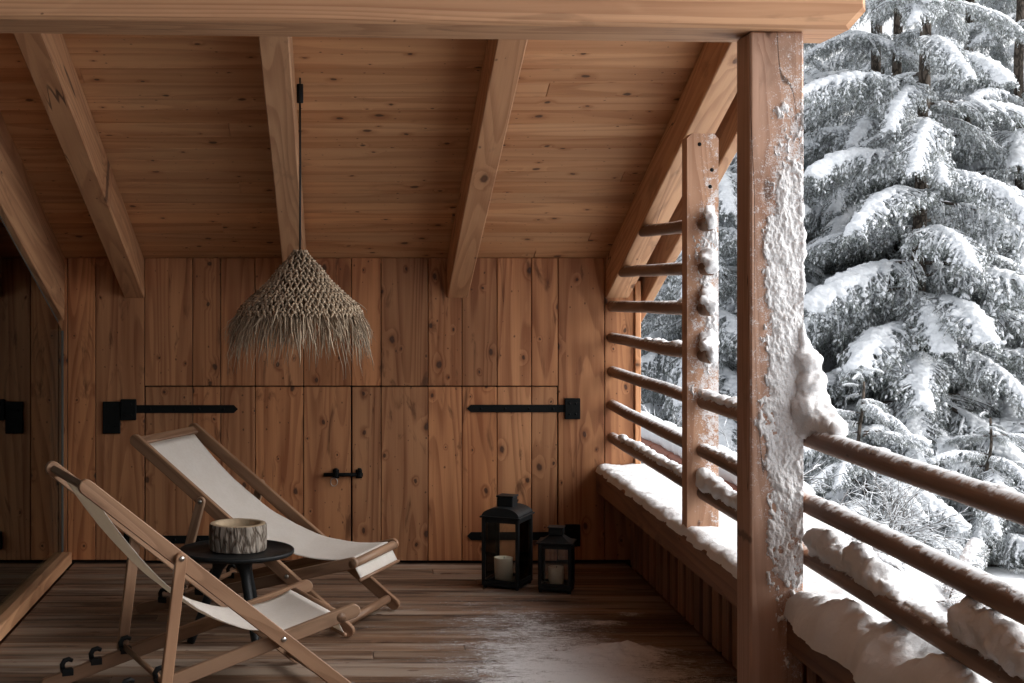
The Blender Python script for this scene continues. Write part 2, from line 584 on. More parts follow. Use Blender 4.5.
def empty(name, loc, rz=0.0):
    o = bpy.data.objects.new(name, None)
    COL.objects.link(o)
    o.location = loc; o.rotation_euler = (0, 0, rz)
    o.empty_display_size = 0.1
    return o


def structure(o):
    o['kind'] = 'structure'
    return o


# ------------------------------------------------------------------ snow helpers
def fbm(p, oct=4):
    return noise.fractal(Vector(p), 1.0, 2.0, oct)


ICO = None
def ico():
    global ICO
    if ICO is None:
        bm = bmesh.new(); bmesh.ops.create_icosphere(bm, subdivisions=2, radius=1.0)
        ICO = ([v.co.copy() for v in bm.verts], [[v.index for v in f.verts] for f in bm.faces])
        bm.free()
    return ICO


def blob_mesh(name, blobs, voxel, amp=0.01, freq=12.0, smooth=2, cut=None):
    """union of ellipsoids -> one lumpy closed surface; blobs: (centre, (rx,ry,rz))"""
    iv, jf = ico()
    vs = []; fs = []
    for c, r in blobs:
        o = len(vs)
        vs += [(c[0] + p.x * r[0], c[1] + p.y * r[1], c[2] + p.z * r[2]) for p in iv]
        fs += [[i + o for i in f] for f in jf]
    me = bpy.data.meshes.new(name + '_raw'); me.from_pydata(vs, [], fs); me.update()
    o = bpy.data.objects.new('tmp', me); COL.objects.link(o)
    md = o.modifiers.new('r', 'REMESH'); md.mode = 'VOXEL'; md.voxel_size = voxel
    s = o.modifiers.new('s', 'SMOOTH'); s.factor = 0.5; s.iterations = smooth
    dg = bpy.context.evaluated_depsgraph_get()
    out = bpy.data.meshes.new_from_object(o.evaluated_get(dg))
    out.name = name
    bpy.data.objects.remove(o); bpy.data.meshes.remove(me)
    n = len(out.vertices)
    co = np.empty(n * 3, np.float32); out.vertices.foreach_get('co', co); co = co.reshape(-1, 3)
    no = np.empty(n * 3, np.float32); out.vertices.foreach_get('normal', no); no = no.reshape(-1, 3)
    if amp:
        d = np.array([fbm(Vector(p) * freq, 3) + .28 * fbm(Vector(p) * freq * 4.5, 3) for p in co], np.float32) * amp
        co = co + no * d[:, None]
        out.vertices.foreach_set('co', co.ravel())
    out.polygons.foreach_set('use_smooth', np.ones(len(out.polygons), bool))
    out.update()
    return out


def height_sheet(name, us, vs, pos, mat, smooth=True):
    """pos(u, v) -> point"""
    verts = [pos(u, v) for v in vs for u in us]
    nu = len(us); faces = []
    for j in range(len(vs) - 1):
        for i in range(nu - 1):
            a = j * nu + i
            faces.append((a, a + 1, a + nu + 1, a + nu))
    me = bpy.data.meshes.new(name)
    me.from_pydata([tuple(p) for p in verts], [], faces)
    if mat: me.materials.append(mat)
    me.polygons.foreach_set('use_smooth', np.full(len(faces), smooth))
    me.update()
    return me


# ================================================================== SETTING
# ---- snow covered ground, one sheet
def ground_z(x, y):
    sg = lambda q: 1 / (1 + math.exp(max(-40, min(40, q))))
    base = -1.0 - 0.09 * min(16, max(0, y - 8)) + 0.10 * fbm((x * .22, y * .22, 3.1)) + 0.02 * fbm((x * 1.1, y * 1.1, 7))
    near = math.exp(-((y - 7.2) / 2.3) ** 2)
    # the bank the plough left beside the wall
    b = 1.32 * near * sg((x - 3.25) / 0.42) * (0.93 + 0.12 * fbm((x * 1.8, y * 1.8, 1.0)))
    b2 = 0.75 * math.exp(-((y - 6.2) / 2.6) ** 2) * sg((x - 4.4) / 0.5) * (1 - 0.5 * near * sg((x - 3.2) / .4))
    z = base + (b + b2 * 0.55) * (1 if x > 1.75 else 0)
    z += 0.05 * math.exp(-((x - 3.6) / 0.8) ** 2 - ((y - 7.5) / 1.2) ** 2) * fbm((x * 3, y * 3, 2))
    if x < 1.75:
        z = min(z, -0.9)
    return z


gx = np.concatenate([[-400, -150, -60, -25, -12], np.linspace(-6, 1.5, 16), np.linspace(1.7, 6, 60), np.linspace(6.2, 16, 40), [18, 21, 26, 34, 50, 90, 180, 400]])
gy = np.concatenate([[-300, -100, -30, -12], np.linspace(-6, 3.5, 14), np.linspace(3.8, 12, 90), np.linspace(12.2, 26, 50), [28, 31, 36, 44, 60, 100, 200, 500]])
structure(link('snowy_ground', height_sheet('snowy_ground', gx, gy, lambda x, y: (x, y, ground_z(x, y)), M['snow'])))

# ---- deck floor
mb = MB()
y = -2.2
while y < WALL + 0.05:
    w = 0.128
    xs = [-1.36, random.uniform(-.9, 1.0), 1.52] if random.random() < .7 else [-1.36, 1.52]
    bt = random.random()
    for a, b in zip(xs[:-1], xs[1:]):
        mb.box((a + .0003, y + .003, -0.035 + random.uniform(-.0012, .0012)), (b - .0003, y + w - .003, random.uniform(-.0012, .0012)), 'x', 0.004, bt=min(1, max(0, bt + random.uniform(-.3, .3))))
    y += w
structure(mb.obj('deck_floor', M['floor']))
mb = MB()
mb.box((-1.5, -2.2, -1.6), (1.60, WALL + 3.0, -0.04), 'y', 0.004)
structure(mb.obj('deck_base', M['parapet']))

# ---- plank wall with the two hatch doors
PX = (WALL) / F
def wx(px): return (px - VX) * PX
def wz(py): return EYE - (py - VY) * PX

SLOPE = 0.397
def ceil_z(y): return 1.593 + SLOPE * (WALL - y)

mb = MB()
seams = [20, 45, 67.5, 95.5, 144.5, 192.5, 220.5, 255, 303.5, 351.5, 381, 428, 462, 497, 531.5, 558, 604.6, 634]
zt = 1.589; zd = wz(386.4); G1 = 0.0018
for a, b in zip(seams[:-1], seams[1:]):
    lo = 0.02 if (b < 146 or a > 557) else zd + .003
    mb.box((wx(a) + G1, WALL, lo), (wx(b) - G1, WALL + .03, zt), 'z', 0.0025, bt=random.uniform(.1, .9))
wall = mb.obj('plank_wall', M['wall'])
tag(wall, 'knotty brown wall of upright wide planks closing the far end of the balcony', 'wall')
mb = MB()
mb.box((-3.2, WALL + .034, -1.1), (1.548, WALL + .26, 1.56), 'z', 0.004)
mb.obj('backing', M['darkroom'], wall)
mb = MB(); mb.box((wx(612), WALL - .014, .49), (wx(622) - .006, WALL - .002, .50), 'z', .002)
mb = MB()
mb.box((1.556, WALL - .02, -.95), (1.585, WALL + .30, 1.47), 'z', 0.003)
mb.obj('corner_board', M['wall'], wall)

def door(pxs, hinge_pts, label):
    mb = MB()
    for a, b in zip(pxs[:-1], pxs[1:]):
        l = G1 + (0.0025 if a == pxs[0] else 0); r = G1 + (0.0025 if b == pxs[-1] else 0)
        mb.box((wx(a) + l, WALL + .002, 0.016), (wx(b) - r, WALL + .03, zd - .003), 'z', 0.0025, bt=random.uniform(.1, .9))
    d = mb.obj('hatch_door', M['wall'], wall)
    for fn in hinge_pts:
        h = MB(); fn(h)
        h.obj('strap_hinge', M['iron'], d)
    return d

def strap(x0, x1, y0, y1, tip):        # tip: -1 point on the left, 1 on the right
    def fn(h):
        a, b, t, u = wx(x0), wx(x1), wz(y0), wz(y1)
        m = (t + u) / 2; c = (t - u) * .5
        if tip > 0:
            poly = [(a, WALL - .004, u), (b - c, WALL - .004, u), (b, WALL - .004, m), (b - c, WALL - .004, t), (a, WALL - .004, t)]
        else:
            poly = [(a + c, WALL - .004, u), (b, WALL - .004, u), (b, WALL - .004, t), (a + c, WALL - .004, t), (a, WALL - .004, m)]
        h.prism(poly, (0, .0045, 0))
        for k in range(4):
            x = a + (b - a) * (.14 + .24 * k)
            h.lathe([(0.0075, 0), (0.006, .003), (0, .0045)], 8, (0, 0, 0))
            n = 8 * 3
            for i in range(len(h.v) - n, len(h.v)):
                p = h.v[i]; h.v[i] = (x + p[0], WALL - .004 - p[2], m + p[1])
    return fn

def plate(x0, x1, y0, y1, d=.012):
    def fn(h):
        h.box((wx(x0), WALL - d, wz(y1)), (wx(x1), WALL - .0004 + .002, wz(y0)), 'z', .003)
        for (u, v) in ((.3, .25), (.7, .25), (.3, .75), (.7, .75)):
            n0 = len(h.v)
            h.lathe([(0.006, 0), (0.005, .003), (0, .004)], 8)
            for i in range(n0, len(h.v)):
                p = h.v[i]; h.v[i] = (wx(x0 + (x1 - x0) * u) + p[0], WALL - d - p[2], wz(y0 + (y1 - y0) * v) + p[1])
    return fn

d1 = door([144.5, 192.5, 220.5, 255, 303.5, 351.5],
          [lambda h: (strap(136, 238, 405, 413, 1)(h), plate(121, 136.5, 399, 420, .022)(h), plate(103, 120.6, 401.5, 433.5, .014)(h)),
           lambda h: (strap(136, 238, 535.5, 543.5, 1)(h), plate(124, 136.5, 531, 549, .018)(h))], '')
d2 = door([351.5, 381, 428, 462, 497, 531.5, 558],
          [lambda h: (strap(467, 567, 404.7, 412.3, -1)(h), plate(564.5, 580, 398, 419, .016)(h)),
           lambda h: (strap(467, 567, 532, 540, -1)(h), plate(564.5, 580, 524, 546, .016)(h))], '')
h = MB()   # sliding bolt across the two leaves
zc = wz(474.3)
h.tube([(wx(323.5), WALL - .016, zc), (wx(363), WALL - .016, zc)], .010, 10)
for x in (336, 359):
    h.box((wx(x - 3.2), WALL - .006, zc - .020), (wx(x + 3.2), WALL + .003, zc + .026), 'z', .002)
    h.box((wx(x - 2.2), WALL - .030, zc - .014), (wx(x + 2.2), WALL - .004, zc + .016), 'z', .006)
h.tube([(wx(336), WALL - .02, zc + .014), (wx(336), WALL - .02, zc + .034)], [.012, .009], 8)
h.tube([(wx(359.5), WALL - .02, zc + .014), (wx(359.5), WALL - .02, zc + .034)], [.012, .010], 8)
ringp = [(wx(334) + .018 * math.cos(a), WALL - .012, zc - .038 + .022 * math.sin(a)) for a in np.linspace(0, 2 * math.pi, 14)]
b = h.obj('sliding_bolt', M['iron'], d1)
h = MB(); h.tube(ringp, .0022, 6, caps=False); h.obj('pull_ring', M['bolt'], d1)

# ---- roof: boards, rafters, purlin, barge board
roof = empty('balcony_roof', (0, WALL, 1.59))
tag(roof, 'sloping timber roof with exposed rafters and a heavy beam over the balcony', 'roof')
roof_inv = Matrix.Translation((0, -WALL, -1.59))
def rp(mb, name, mats, parent=roof):
    o = mb.obj(name, mats)
    o.parent = parent
    o.matrix_parent_inverse = Matrix.Translation(parent.location).inverted()
    return o
Y_BACK, Y_FRONT = 8.7, -2.2  # unseen front part runs on behind the camera to darken the left side
ct = math.cos(math.atan(SLOPE)); st = math.sin(math.atan(SLOPE))
sd = Vector((0, -ct, st)); nn = Vector((0, st, ct))    # up the slope, out of the roof
mb = MB(); s = 0.0; L = (Y_BACK - Y_FRONT) / ct; w = 0.118
while s < L:
    c0 = Vector((0, Y_BACK, ceil_z(Y_BACK))) + sd * (s + w / 2) + nn * 0.0125
    xa = [-3.0, random.uniform(-1.8, 1.4), 1.655] if random.random() < .5 else [-3.0, 1.655]
    bt = random.random()
    for a, b in zip(xa[:-1], xa[1:]):
        mb.cbox(c0 + Vector(((a + b) / 2, 0, 0)), ((b - a) / 2 - .001, 0, 0), sd * (w / 2 - .0006), nn * .0125, .0022, bt=min(1, max(0, bt + random.uniform(-.2, .2))))
    s += w
rp(mb, 'ceiling_boards', M['ceiling'])
mb = MB()
c0 = Vector((-.65, (Y_BACK + Y_FRONT) / 2, ceil_z((Y_BACK + Y_FRONT) / 2))) + nn * .06
mb.cbox(c0, (2.36, 0, 0), sd * (L / 2 + .1), nn * .03, .004)
rp(mb, 'roofing', M['roofing'])

def rafter(x0, x1, depth, y0, y1, zoff=0.0, slope=SLOPE, mat='beam', name='rafter', top=None, drift=0.0):
    """sloping member; lower edge `depth` (vertical) below the boards"""
    mb = MB()
    sdl = Vector((0, -1, slope)).normalized(); nl = Vector((0, slope, 1)).normalized()
    ya, yb = y0, y1
    zb0 = 1.593 - depth + zoff + slope * (WALL - ya); zb1 = 1.593 - depth + zoff + slope * (WALL - yb)
    dd = (depth - .006) / math.sqrt(1 + slope ** 2) if top is None else top
    p0 = Vector((0, ya, zb0)); p1 = Vector((0, yb, zb1))
    p1.x += drift * (ya - yb)
    c = (p0 + p1) / 2 + nl * (dd / 2) + Vector(((x0 + x1) / 2, 0, 0))
    mb.cbox(c, (p1 - p0) / 2, ((x1 - x0) / 2, 0, 0), nl * (dd / 2), .004)
    return rp(mb, name, M[mat])

for (a, b, dr) in ((wx(124.5), wx(144.5), -.021), (wx(286), wx(307), -.008), (wx(447), wx(468), .0)):
    rafter(a, b, .213, WALL - .002, Y_FRONT + .05, drift=dr)
rafter(1.407, 1.525, .213, WALL - .002, Y_FRONT + .05, drift=.006)
rafter(1.607, 1.652, .235, Y_BACK, Y_FRONT - .03, name='barge_board')
# front purlin beam, very slightly out of level, with a sloping end cut
mb = MB()
xr = 1.578; yf, yb = 4.45, 4.735
def bz(x): return 2.262 - (x + 1.05) * .0125
poly = [(-3.0, yf, bz(-3.0)), (xr - .05, yf, bz(xr)), (xr, yf, bz(xr) + .055), (xr - .012, yf, bz(xr) + .4), (-3.0, yf, bz(-3) + .4)]
ch = .012
v0 = [Vector(p) for p in poly]
cen = sum(v0, Vector()) / 5
def ins(p, d):
    q = Vector(p); q.x += d if q.x < 0 else -d; q.z += d if q.z < 2.45 else -d; return q
rings = [[ins(p, ch) for p in v0], [p + Vector((0, ch, 0)) for p in v0], [p + Vector((0, yb - yf - ch, 0)) for p in v0], [ins(p, ch) + Vector((0, yb - yf, 0)) for p in v0]]
verts = sum(rings, []); faces = []
for i in range(3):
    for k in range(5):
        a, b2 = i * 5 + k, i * 5 + (k + 1) % 5
        faces.append((a, b2, b2 + 5, a + 5))
faces += [(4, 3, 2, 1, 0), (15, 16, 17, 18, 19)]
mb.add(verts, faces, [Vector((p.x + 17.3, p.z + 4.1, p.y + 9.0)) for p in verts], .5)
purlin = mb.obj('purlin_beam', M['beam'], recalc=True)
purlin.parent = roof; purlin.matrix_parent_inverse = Matrix.Translation(roof.location).inverted()
# short strut blocks carrying the rafters on the purlin
# ---- glazed partition on the left, dark room behind it
gl = empty('glass_partition', (-1.42, WALL, 0))
tag(gl, 'tall dark window wall with a slanted top beam along the left side', 'window wall')
def gp(mb, name, mat):
    o = mb.obj(name, mat); o.parent = gl
    o.matrix_parent_inverse = Matrix.Translation(gl.location).inverted()
    return o
SL2 = .365
def lz(y): return 1.262 + SL2 * (WALL - y)
yN = -1.0
mb = MB()
sdl = Vector((0, -1, SL2)).normalized(); nl = Vector((0, SL2, 1)).normalized()
p0 = Vector((-1.47, WALL - .002, lz(WALL))); p1 = Vector((-1.47, yN, lz(yN)))
mb.cbox((p0 + p1) / 2 + nl * .19, (p1 - p0) / 2, nl * .19, (.065, 0, 0), .004)
gp(mb, 'top_beam', M['beam'])
mb = MB()
mb.cbox((p0 + p1) / 2 - nl * .022, (p1 - p0) / 2, nl * .0215, (.035, 0, 0), .003)
mb.box((-1.452, WALL - .03, .065), (-1.408, WALL - .004, lz(WALL) - .05), 'z', .003)
gp(mb, 'frame', M['frame'])
mb = MB(); mb.box((-1.50, yN, 0.001), (-1.366, WALL - .002, .062), 'y', .004)
gp(mb, 'sill', M['beam'])
mb = MB()
poly = [(-1.424, WALL - .05, .062), (-1.424, yN, .062), (-1.424, yN, lz(yN) - .04), (-1.424, WALL - .05, lz(WALL) - .04)]
mb.prism(poly, (.012, 0, 0))
gp(mb, 'pane', M['pane'])
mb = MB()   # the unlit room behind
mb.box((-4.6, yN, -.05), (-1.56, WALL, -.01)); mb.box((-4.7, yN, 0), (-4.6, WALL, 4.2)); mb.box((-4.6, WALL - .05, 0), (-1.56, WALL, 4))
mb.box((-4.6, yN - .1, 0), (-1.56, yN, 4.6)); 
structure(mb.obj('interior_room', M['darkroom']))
# added wall, out of view behind the camera, to shut off light there
mb = MB()
x = -1.36
while x < 1.2:
    mb.box((x + .002, -2.3, 0), (x + .158, -2.26, 5.35), 'z', .003); x += .16
hw = mb.obj('added_rear_wall', M['wall']); tag(hw, 'added brown plank wall, unseen behind the camera, holding back light', 'wall')

# ---- railing: sill, boards, poles, short post
rail = empty('balcony_railing', (1.45, 5.8, 0))
tag(rail, 'timber balcony railing of round horizontal poles over a boarded parapet', 'railing')
def rl(mb, name, mat):
    o = mb.obj(name, mat); o.parent = rail
    o.matrix_parent_inverse = Matrix.Translation(rail.location).inverted()
    return o
mb = MB(); mb.box((1.355, -1.5, .372), (1.395, WALL - .003, .488), 'y', .006); rl(mb, 'sill_board', M['parapet'])
mb = MB(); mb.box((1.397, -1.5, .455), (1.655, WALL - .003, .486), 'y', .004); rl(mb, 'sill_top', M['parapet'])
mb = MB()
mb.box((1.567, -1.5, 0.0), (1.578, WALL - .003, .37), 'z', .002, bt=.2); rl(mb, 'parapet_backing', M['darkroom'])  # second board layer, coloured near black for the shade in the gaps
y = WALL - .06
while y > -1.4:
    mb = MB()
    mb.box((1.522, y - .098, .002), (1.552, y, .453), 'z', .004, bt=random.random())
    rl(mb, 'parapet_board', M['parapet'])
    y -= .152
mb = MB()   # outer cladding under the balcony edge
mb.box((1.58, -1.5, -1.2), (1.612, WALL - .0, .45), 'y', .003); rl(mb, 'outer_cladding', M['parapet'])

XR = 1.44
def pole(pts, r):
    mb = MB()
    P = [Vector(p) for p in pts]
    out = []; n = 14
    tot = (P[-1] - P[0]).length
    for i in range(n + 1):
        t = i / n * (len(P) - 1); k = min(int(t), len(P) - 2); u = t - k
        q = P[k].lerp(P[k + 1], u)
        q = q + Vector((.004 * fbm((q.y * 1.3, P[0].z * 9, 0)), 0, .005 * fbm((q.y * 1.1, P[0].z * 9, 4))))
        out.append(q)
    mb.tube(out, [r * (1.14 if q.y < 4.7 else 1.0) * (1 + .06 * fbm((q.y * 2.1, P[0].z * 5, 9))) for q in out], 14, wob=.05)
    return rl(mb, 'pole', M['rail'])
def rz(py, Y): return EYE - (py - VY) * Y / F
YM = 5.85            # front of the short post
poles = []
poles.append(([(XR, 7.18, 1.706), (XR, YM - .075, 1.697)], .0275))
poles.append(([(XR, 7.66, 1.518), (XR, YM - .085, 1.528)], .0275))
poles.append(([(XR, WALL + .02, 1.337), (XR, YM - .085, 1.37)], .028))
poles.append(([(XR, WALL + .02, 1.173), (XR, YM - .085, 1.188)], .028))
for z0, z1, z2 in ((.999, 1.006, 1.012), (.822, .812, .800), (.655, .650, .645)):
    poles.append(([(XR, WALL + .02, z0), (XR, YM, z1), (XR, 4.4, (z1 + z2) / 2), (XR, .5, z2)], .0285))
for p in poles:
    pole(*p)
mb = MB()
# short post with clipped top corners
xa, xb = 1.373, 1.496; zt2 = 2.052; c = .02
poly = [(xa, YM, .4875), (xb, YM, .4875), (xb, YM, zt2 - c), (xb - c, YM, zt2), (xa + c, YM, zt2), (xa, YM, zt2 - c)]
mb.prism(poly, (0, .085, 0), gdir=(0, 0, 1))
rl(mb, 'short_post', M['shortpost'])
for (x, z) in ((1.422, 2.01), (1.47, 1.91), (1.463, 1.845)):
    mb = MB(); mb.lathe([(.008, 0), (.007, .002), (0, .003)], 10)
    mb.v = [(x + p[0], YM - p[2], z + p[1]) for p in mb.v]
    rl(mb, 'plug', M['iron'])

# ---- main post
mb = MB(); PXL, PXR_, PYF, PYB = 1.246, 1.407, 4.50, 4.655
mb.box((PXL, PYF, 0.002), (PXR_, PYB, bz(1.33) - .001), 'z', .006, bt=.5)
post = mb.obj('timber_post', M['post'])
tag(post, 'thick square timber post crusted with snow under the front beam', 'post')

# ================================================================== SNOW ON THE BALCONY
def ramp(x, a, b):
    t = min(1, max(0, (x - a) / (b - a))); return t * t * (3 - 2 * t)

# sill: deep even layer at the back, lumpy at the front
def sill_pos(u, v):
    x, y = u, v
    e = min(1, max(0, (x - 1.352) / .05)); e2 = min(1, max(0, (1.70 - x) / .08))
    front = ramp(-y, -4.75, -4.2)
    th = .035 + .012 * fbm((x * 7, y * 5, 0)) + .004 * fbm((x * 60, y * 60, 0)) + front * (.068 + .055 * fbm((x * 5, y * 4.5, 5), 2) + .014 * fbm((x * 16, y * 16, 2)) + .006 * fbm((x * 48, y * 48, 6)))
    edge = (1 - (1 - e) ** 2) ** .5 * (1 - (1 - e2) ** 2) ** .5
    xo = x - front * (.035 + .035 * fbm((0, y * 3, 8), 2)) * (1 - e) + (.012 * fbm((y * 9, 0, 3))) * (1 - e)
    return (xo, y, .4845 + max(0.0, th) * edge - (1 - edge) * .004)
us = np.concatenate([np.linspace(1.352, 1.41, 9), np.linspace(1.42, 1.66, 18), np.linspace(1.665, 1.70, 6)])
vs_ = np.concatenate([np.linspace(.5, 3.0, 60), np.linspace(3.01, WALL - .004, 480)])
sn = link('sill_snow', height_sheet('sill_snow', us, vs_, sill_pos, M['snow']))
tag(sn, 'layer of snow lying along the railing sill', 'snow', kind='stuff')

def pole_line(p, y):
    P = [Vector(q) for q in p[0]]
    for a, b in zip(P[:-1], P[1:]):
        if b.y <= y <= a.y:
            t = (a.y - y) / (a.y - b.y)
            return a.lerp(b, t)
    return P[-1]

def rail_snow(pi, y0, y1, thick, width, name, lump=.5, gap=0.0, seed=0, sub=.013):
    blobs = []
    y = y0
    r0 = poles[pi][1]
    while y > y1:
        p = pole_line(poles[pi], y)
        f = 1 + lump * fbm((y * 3.2, seed, 0))
        if fbm((y * 2.3, seed, 9)) > gap - .6 or gap == 0:
            t = thick * max(.25, f)
            blobs.append(((p.x + .004 * fbm((y * 5, seed, 4)), y, p.z + r0 * .7 + t * .42), (width * (.85 + .3 * f * .5), .028, t * .62)))
        y -= .019
    return blobs

rs = []
rs += [(rail_snow(4, YM + 1.0, YM + .09, .012, .016, '', seed=1), 'thin')]
groups = [
    (rail_snow(2, 6.6, YM + .1, .012, .020, '', .5, seed=2), .010),
    (rail_snow(3, 6.9, YM + .1, .014, .022, '', .5, seed=3), .010),
    (rail_snow(6, 7.5, YM + .09, .028, .028, '', .35, seed=4), .012),
    (rail_snow(6, YM - .01, 4.70, .060, .036, '', .3, seed=5), .012),
    (rail_snow(4, YM - .01, 4.70, .026, .028, '', .5, seed=6), .010),
    (rail_snow(5, YM - .01, 4.70, .012, .022, '', .5, seed=7), .010),
    (rail_snow(4, 4.48, 1.2, .007, .019, '', .6, seed=8), .010),
    (rail_snow(5, 4.48, 1.2, .010, .020, '', .6, seed=9), .010),
    (rail_snow(6, 4.46, 2.6, .020, .026, '', .6, seed=10), .010),
]
labs = ['thin snow on the third pole from the top, left of the short post', 'thin snow on the fourth pole from the top, left of the short post',
        'snow ridge on the lowest pole left of the short post', 'thick snow roll on the lowest pole between the two posts',
        'snow strip on the highest pole running between the two posts', 'light snow on the middle pole between the two posts',
        'frosty snow along the top pole right of the thick post', 'frosty snow along the middle pole right of the thick post',
        'lumpy snow heaps on the lowest pole right of the thick post']
for (bl, vx), lab in zip(groups, labs):
    me = blob_mesh('pole_snow', bl, vx * .8, amp=.012, freq=16, smooth=2)
    me.materials.clear(); me.materials.append(M['snow'])
    tag(link('pole_snow', me), lab, 'snow', 'strips of snow lying on the railing poles')
# big lump over the lower pole + the far right lump
bl = [((XR - .004, 4.42 - .045 * k, .708 + .006 * math.sin(k)), (.044 + .006 * math.sin(k * 1.7), .06, .044 + .006 * math.cos(k * 1.3))) for k in range(5)]
bl += [((XR - .002, 4.12 - .05 * k, .715 - .007 * k), (.044 - .003 * k, .06, .052 - .005 * k)) for k in range(5)]
bl2 = [((XR - .004, 3.36 - .055 * k, .722 - .004 * k), (.058 - .003 * k, .065, .058 - .003 * k)) for k in range(6)]
for b_, lab in ((bl, 'double snow lump on the lowest pole just right of the thick post'), (bl2, 'rounded snow lump on the lowest pole at the right picture edge')):
    me = blob_mesh('snow_lump', b_, .010, amp=.020, freq=15, smooth=2); me.materials.clear(); me.materials.append(M['snow'])
    tag(link('snow_lump', me), lab, 'snow', 'snow lumps on the lowest pole')
# lumps on the ends of the poles sticking out of the short post
for i, lab in enumerate(('topmost', 'second highest', 'third highest', 'lowest')):
    p = Vector(poles[i][0][1])
    k = (.6, .9, 1.0, 1.1)[i]
    bl = [((p.x + .006, p.y - .006, p.z + .012), (.027, .020, .030)), ((p.x + .0, p.y + .020, p.z + .034), (.032 * k, .036, .024 * k)),
          ((p.x + .008, p.y + .045, p.z + .050), (.034 * k, .034, .026 * k)), ((p.x + .012, p.y + .068, p.z + .066 * k), (.030 * k, .022, .026 * k)), ((p.x + .012, p.y - .006, p.z - .004), (.020, .018, .024))]
    me = blob_mesh('snow_cap', bl, .008, amp=.012, freq=30, smooth=2); me.materials.clear(); me.materials.append(M['snow'])
    o = link('snow_cap', me); o.parent = rail; o.matrix_parent_inverse = Matrix.Translation(rail.location).inverted()

# plastered snow on the front of the thick post
def crust(x0, x1, yf, z0, z1, cover, thick, nu, nv, wrap=0.03, sc=1.0):
    us = np.linspace(0, 1, nu); vs = np.linspace(0, 1, nv)
    W = x1 - x0
    def pos(u, v):
        z = z0 + (z1 - z0) * v; x = u * W
        wx_ = .006 * fbm((x * 30, z * 30, 5.5)); wz_ = .01 * fbm((x * 25, z * 25, 8.5))
        n1 = fbm(((x + wx_) * 26 * sc, (z + wz_ + x * .5) * 17 * sc, 1.7), 4)
        n2 = fbm((x * 85 * sc, z * 60 * sc, 4.2), 4)
        n3 = fbm((x * 9, z * 5, 9.3), 3)
        s = cover(u, z) + .72 * n1 + .40 * n2 + .55 * n3
        k = min(1.0, max(0.0, s / .55)); k = k * k * (3 - 2 * k)
        th = k * thick * (.50 + .50 * max(-.5, n1) + .20 * n2 + .34 * min(1.5, max(0, s))) - .0025 * (1 - k)
        return Vector((x0 + W * u, yf - th, z))
    return height_sheet('crust', us, vs, pos, M['wetsnow'])
def cov(u, z):
    c = -.54 + .98 * ramp(u, .06, .55)                       # the weather side
    c += .75 * ramp(-z, -1.85, -1.45) * ramp(u, -.1, .35)    # solid in the middle
    c -= .80 * ramp(z, 1.80, 2.12)
    c -= .55 * ramp(-z, -1.02, -.84)
    c -= .9 * ramp(-z, -.66, -.5)
    return c
me = crust(PXL + .012, PXR_ - .004, PYF + .002, .3, 2.12, cov, .010, 130, 1000)
ps = link('crust_snow', me, post)
# thick ridge on the outer edge, swelling into the lump on the top pole
bl = []
z = 1.88
while z > 1.03:
    f = ramp(-z, -1.38, -1.12)
    q = .011 * (.8 + .9 * fbm((0, z * 9, 2))) * ramp(-z, -1.9, -1.6) + .002
    bl.append(((PXR_ - .006 + .010 * f + .006 * fbm((0, z * 6, 2)), PYF + .004, z), (q + .026 * f * (1 + .5 * fbm((3, z * 5, 0))), q + .030 * f, .024)))
    z -= .016
for (dx, dy, z, r) in ((.02, .0, 1.12, .055), (.035, -.02, 1.07, .06), (.055, -.05, 1.055, .05), (.02, -.0, 1.18, .05), (.01, .0, 1.24, .045), (.0, -.01, 1.10, .05), (.05, -.16, 1.05, .028), (.045, -.09, 1.06, .04)):
    bl.append(((PXR_ + dx, PYF + dy, z), (r, r * 1.1, r * .95)))
me = blob_mesh('edge_snow', bl, .0075, amp=.010, freq=26, smooth=2); me.materials.clear(); me.materials.append(M['wetsnow'])
link('edge_snow', me, post)
# crust on the short post
def cov2(u, z):
    return -0.50 + .45 * ramp(u, .2, .8) + .35 * ramp(-z, -1.78, -1.6) + .35 * math.exp(-((z - 1.03) / .05) ** 2) - .6 * ramp(-z, -1.14, -1.08) - .5 * ramp(-z, -.99, -.9) - .8 * ramp(z, 1.72, 1.82)
me = crust(xa + .006, xb - .003, YM + .002, .55, 1.85, cov2, .010, 70, 620)
o = link('crust_snow', me); o.parent = rail; o.matrix_parent_inverse = Matrix.Translation(rail.location).inverted()

# powder blown on to the boards
def powder_cov(x, y):
    c = -.28 + 1.25 * math.exp(-((x - .98) / .50) ** 2 - ((y - 5.50) / .52) ** 2) + .62 * math.exp(-((x - .80) / .32) ** 2 - ((y - 6.35) / .6) ** 2)
    c += .7 * math.exp(-((x - 1.16) / .10) ** 2 - ((y - 6.45) / .07) ** 2) + .6 * math.exp(-((x - 1.30) / .07) ** 2 - ((y - 6.62) / .05) ** 2)
    return c + .26 * fbm((x * 5, y * 9, 0)) + .22 * fbm((x * 15, y * 44, 3))
pu, pv_ = np.linspace(-.1, 1.51, 240), np.linspace(4.6, 7.3, 300)
def powder(x, y):
    s = powder_cov(x, y)
    bump = .030 * math.exp(-((x - 1.14) / .15) ** 2 - ((y - 5.92) / .13) ** 2) * (1 + .7 * fbm((x * 14, y * 14, 4)))
    return (x, y, .0022 + .007 * min(1, max(0, s)) + bump + .0015 * fbm((x * 60, y * 60, 1)) * min(1, max(0, s)))
me = height_sheet('deck_powder', pu, pv_, powder, None)
a = me.attributes.new('cov', 'FLOAT', 'POINT')
a.data.foreach_set('value', np.array([powder_cov(u, v) + .9 * math.exp(-((u - 1.14) / .15) ** 2 - ((v - 5.92) / .13) ** 2) for v in pv_ for u in pu], np.float32))
m, nt, out = new_mat('powder on deck'); g = G(nt)
pos = g.n('ShaderNodeNewGeometry').outputs['Position']
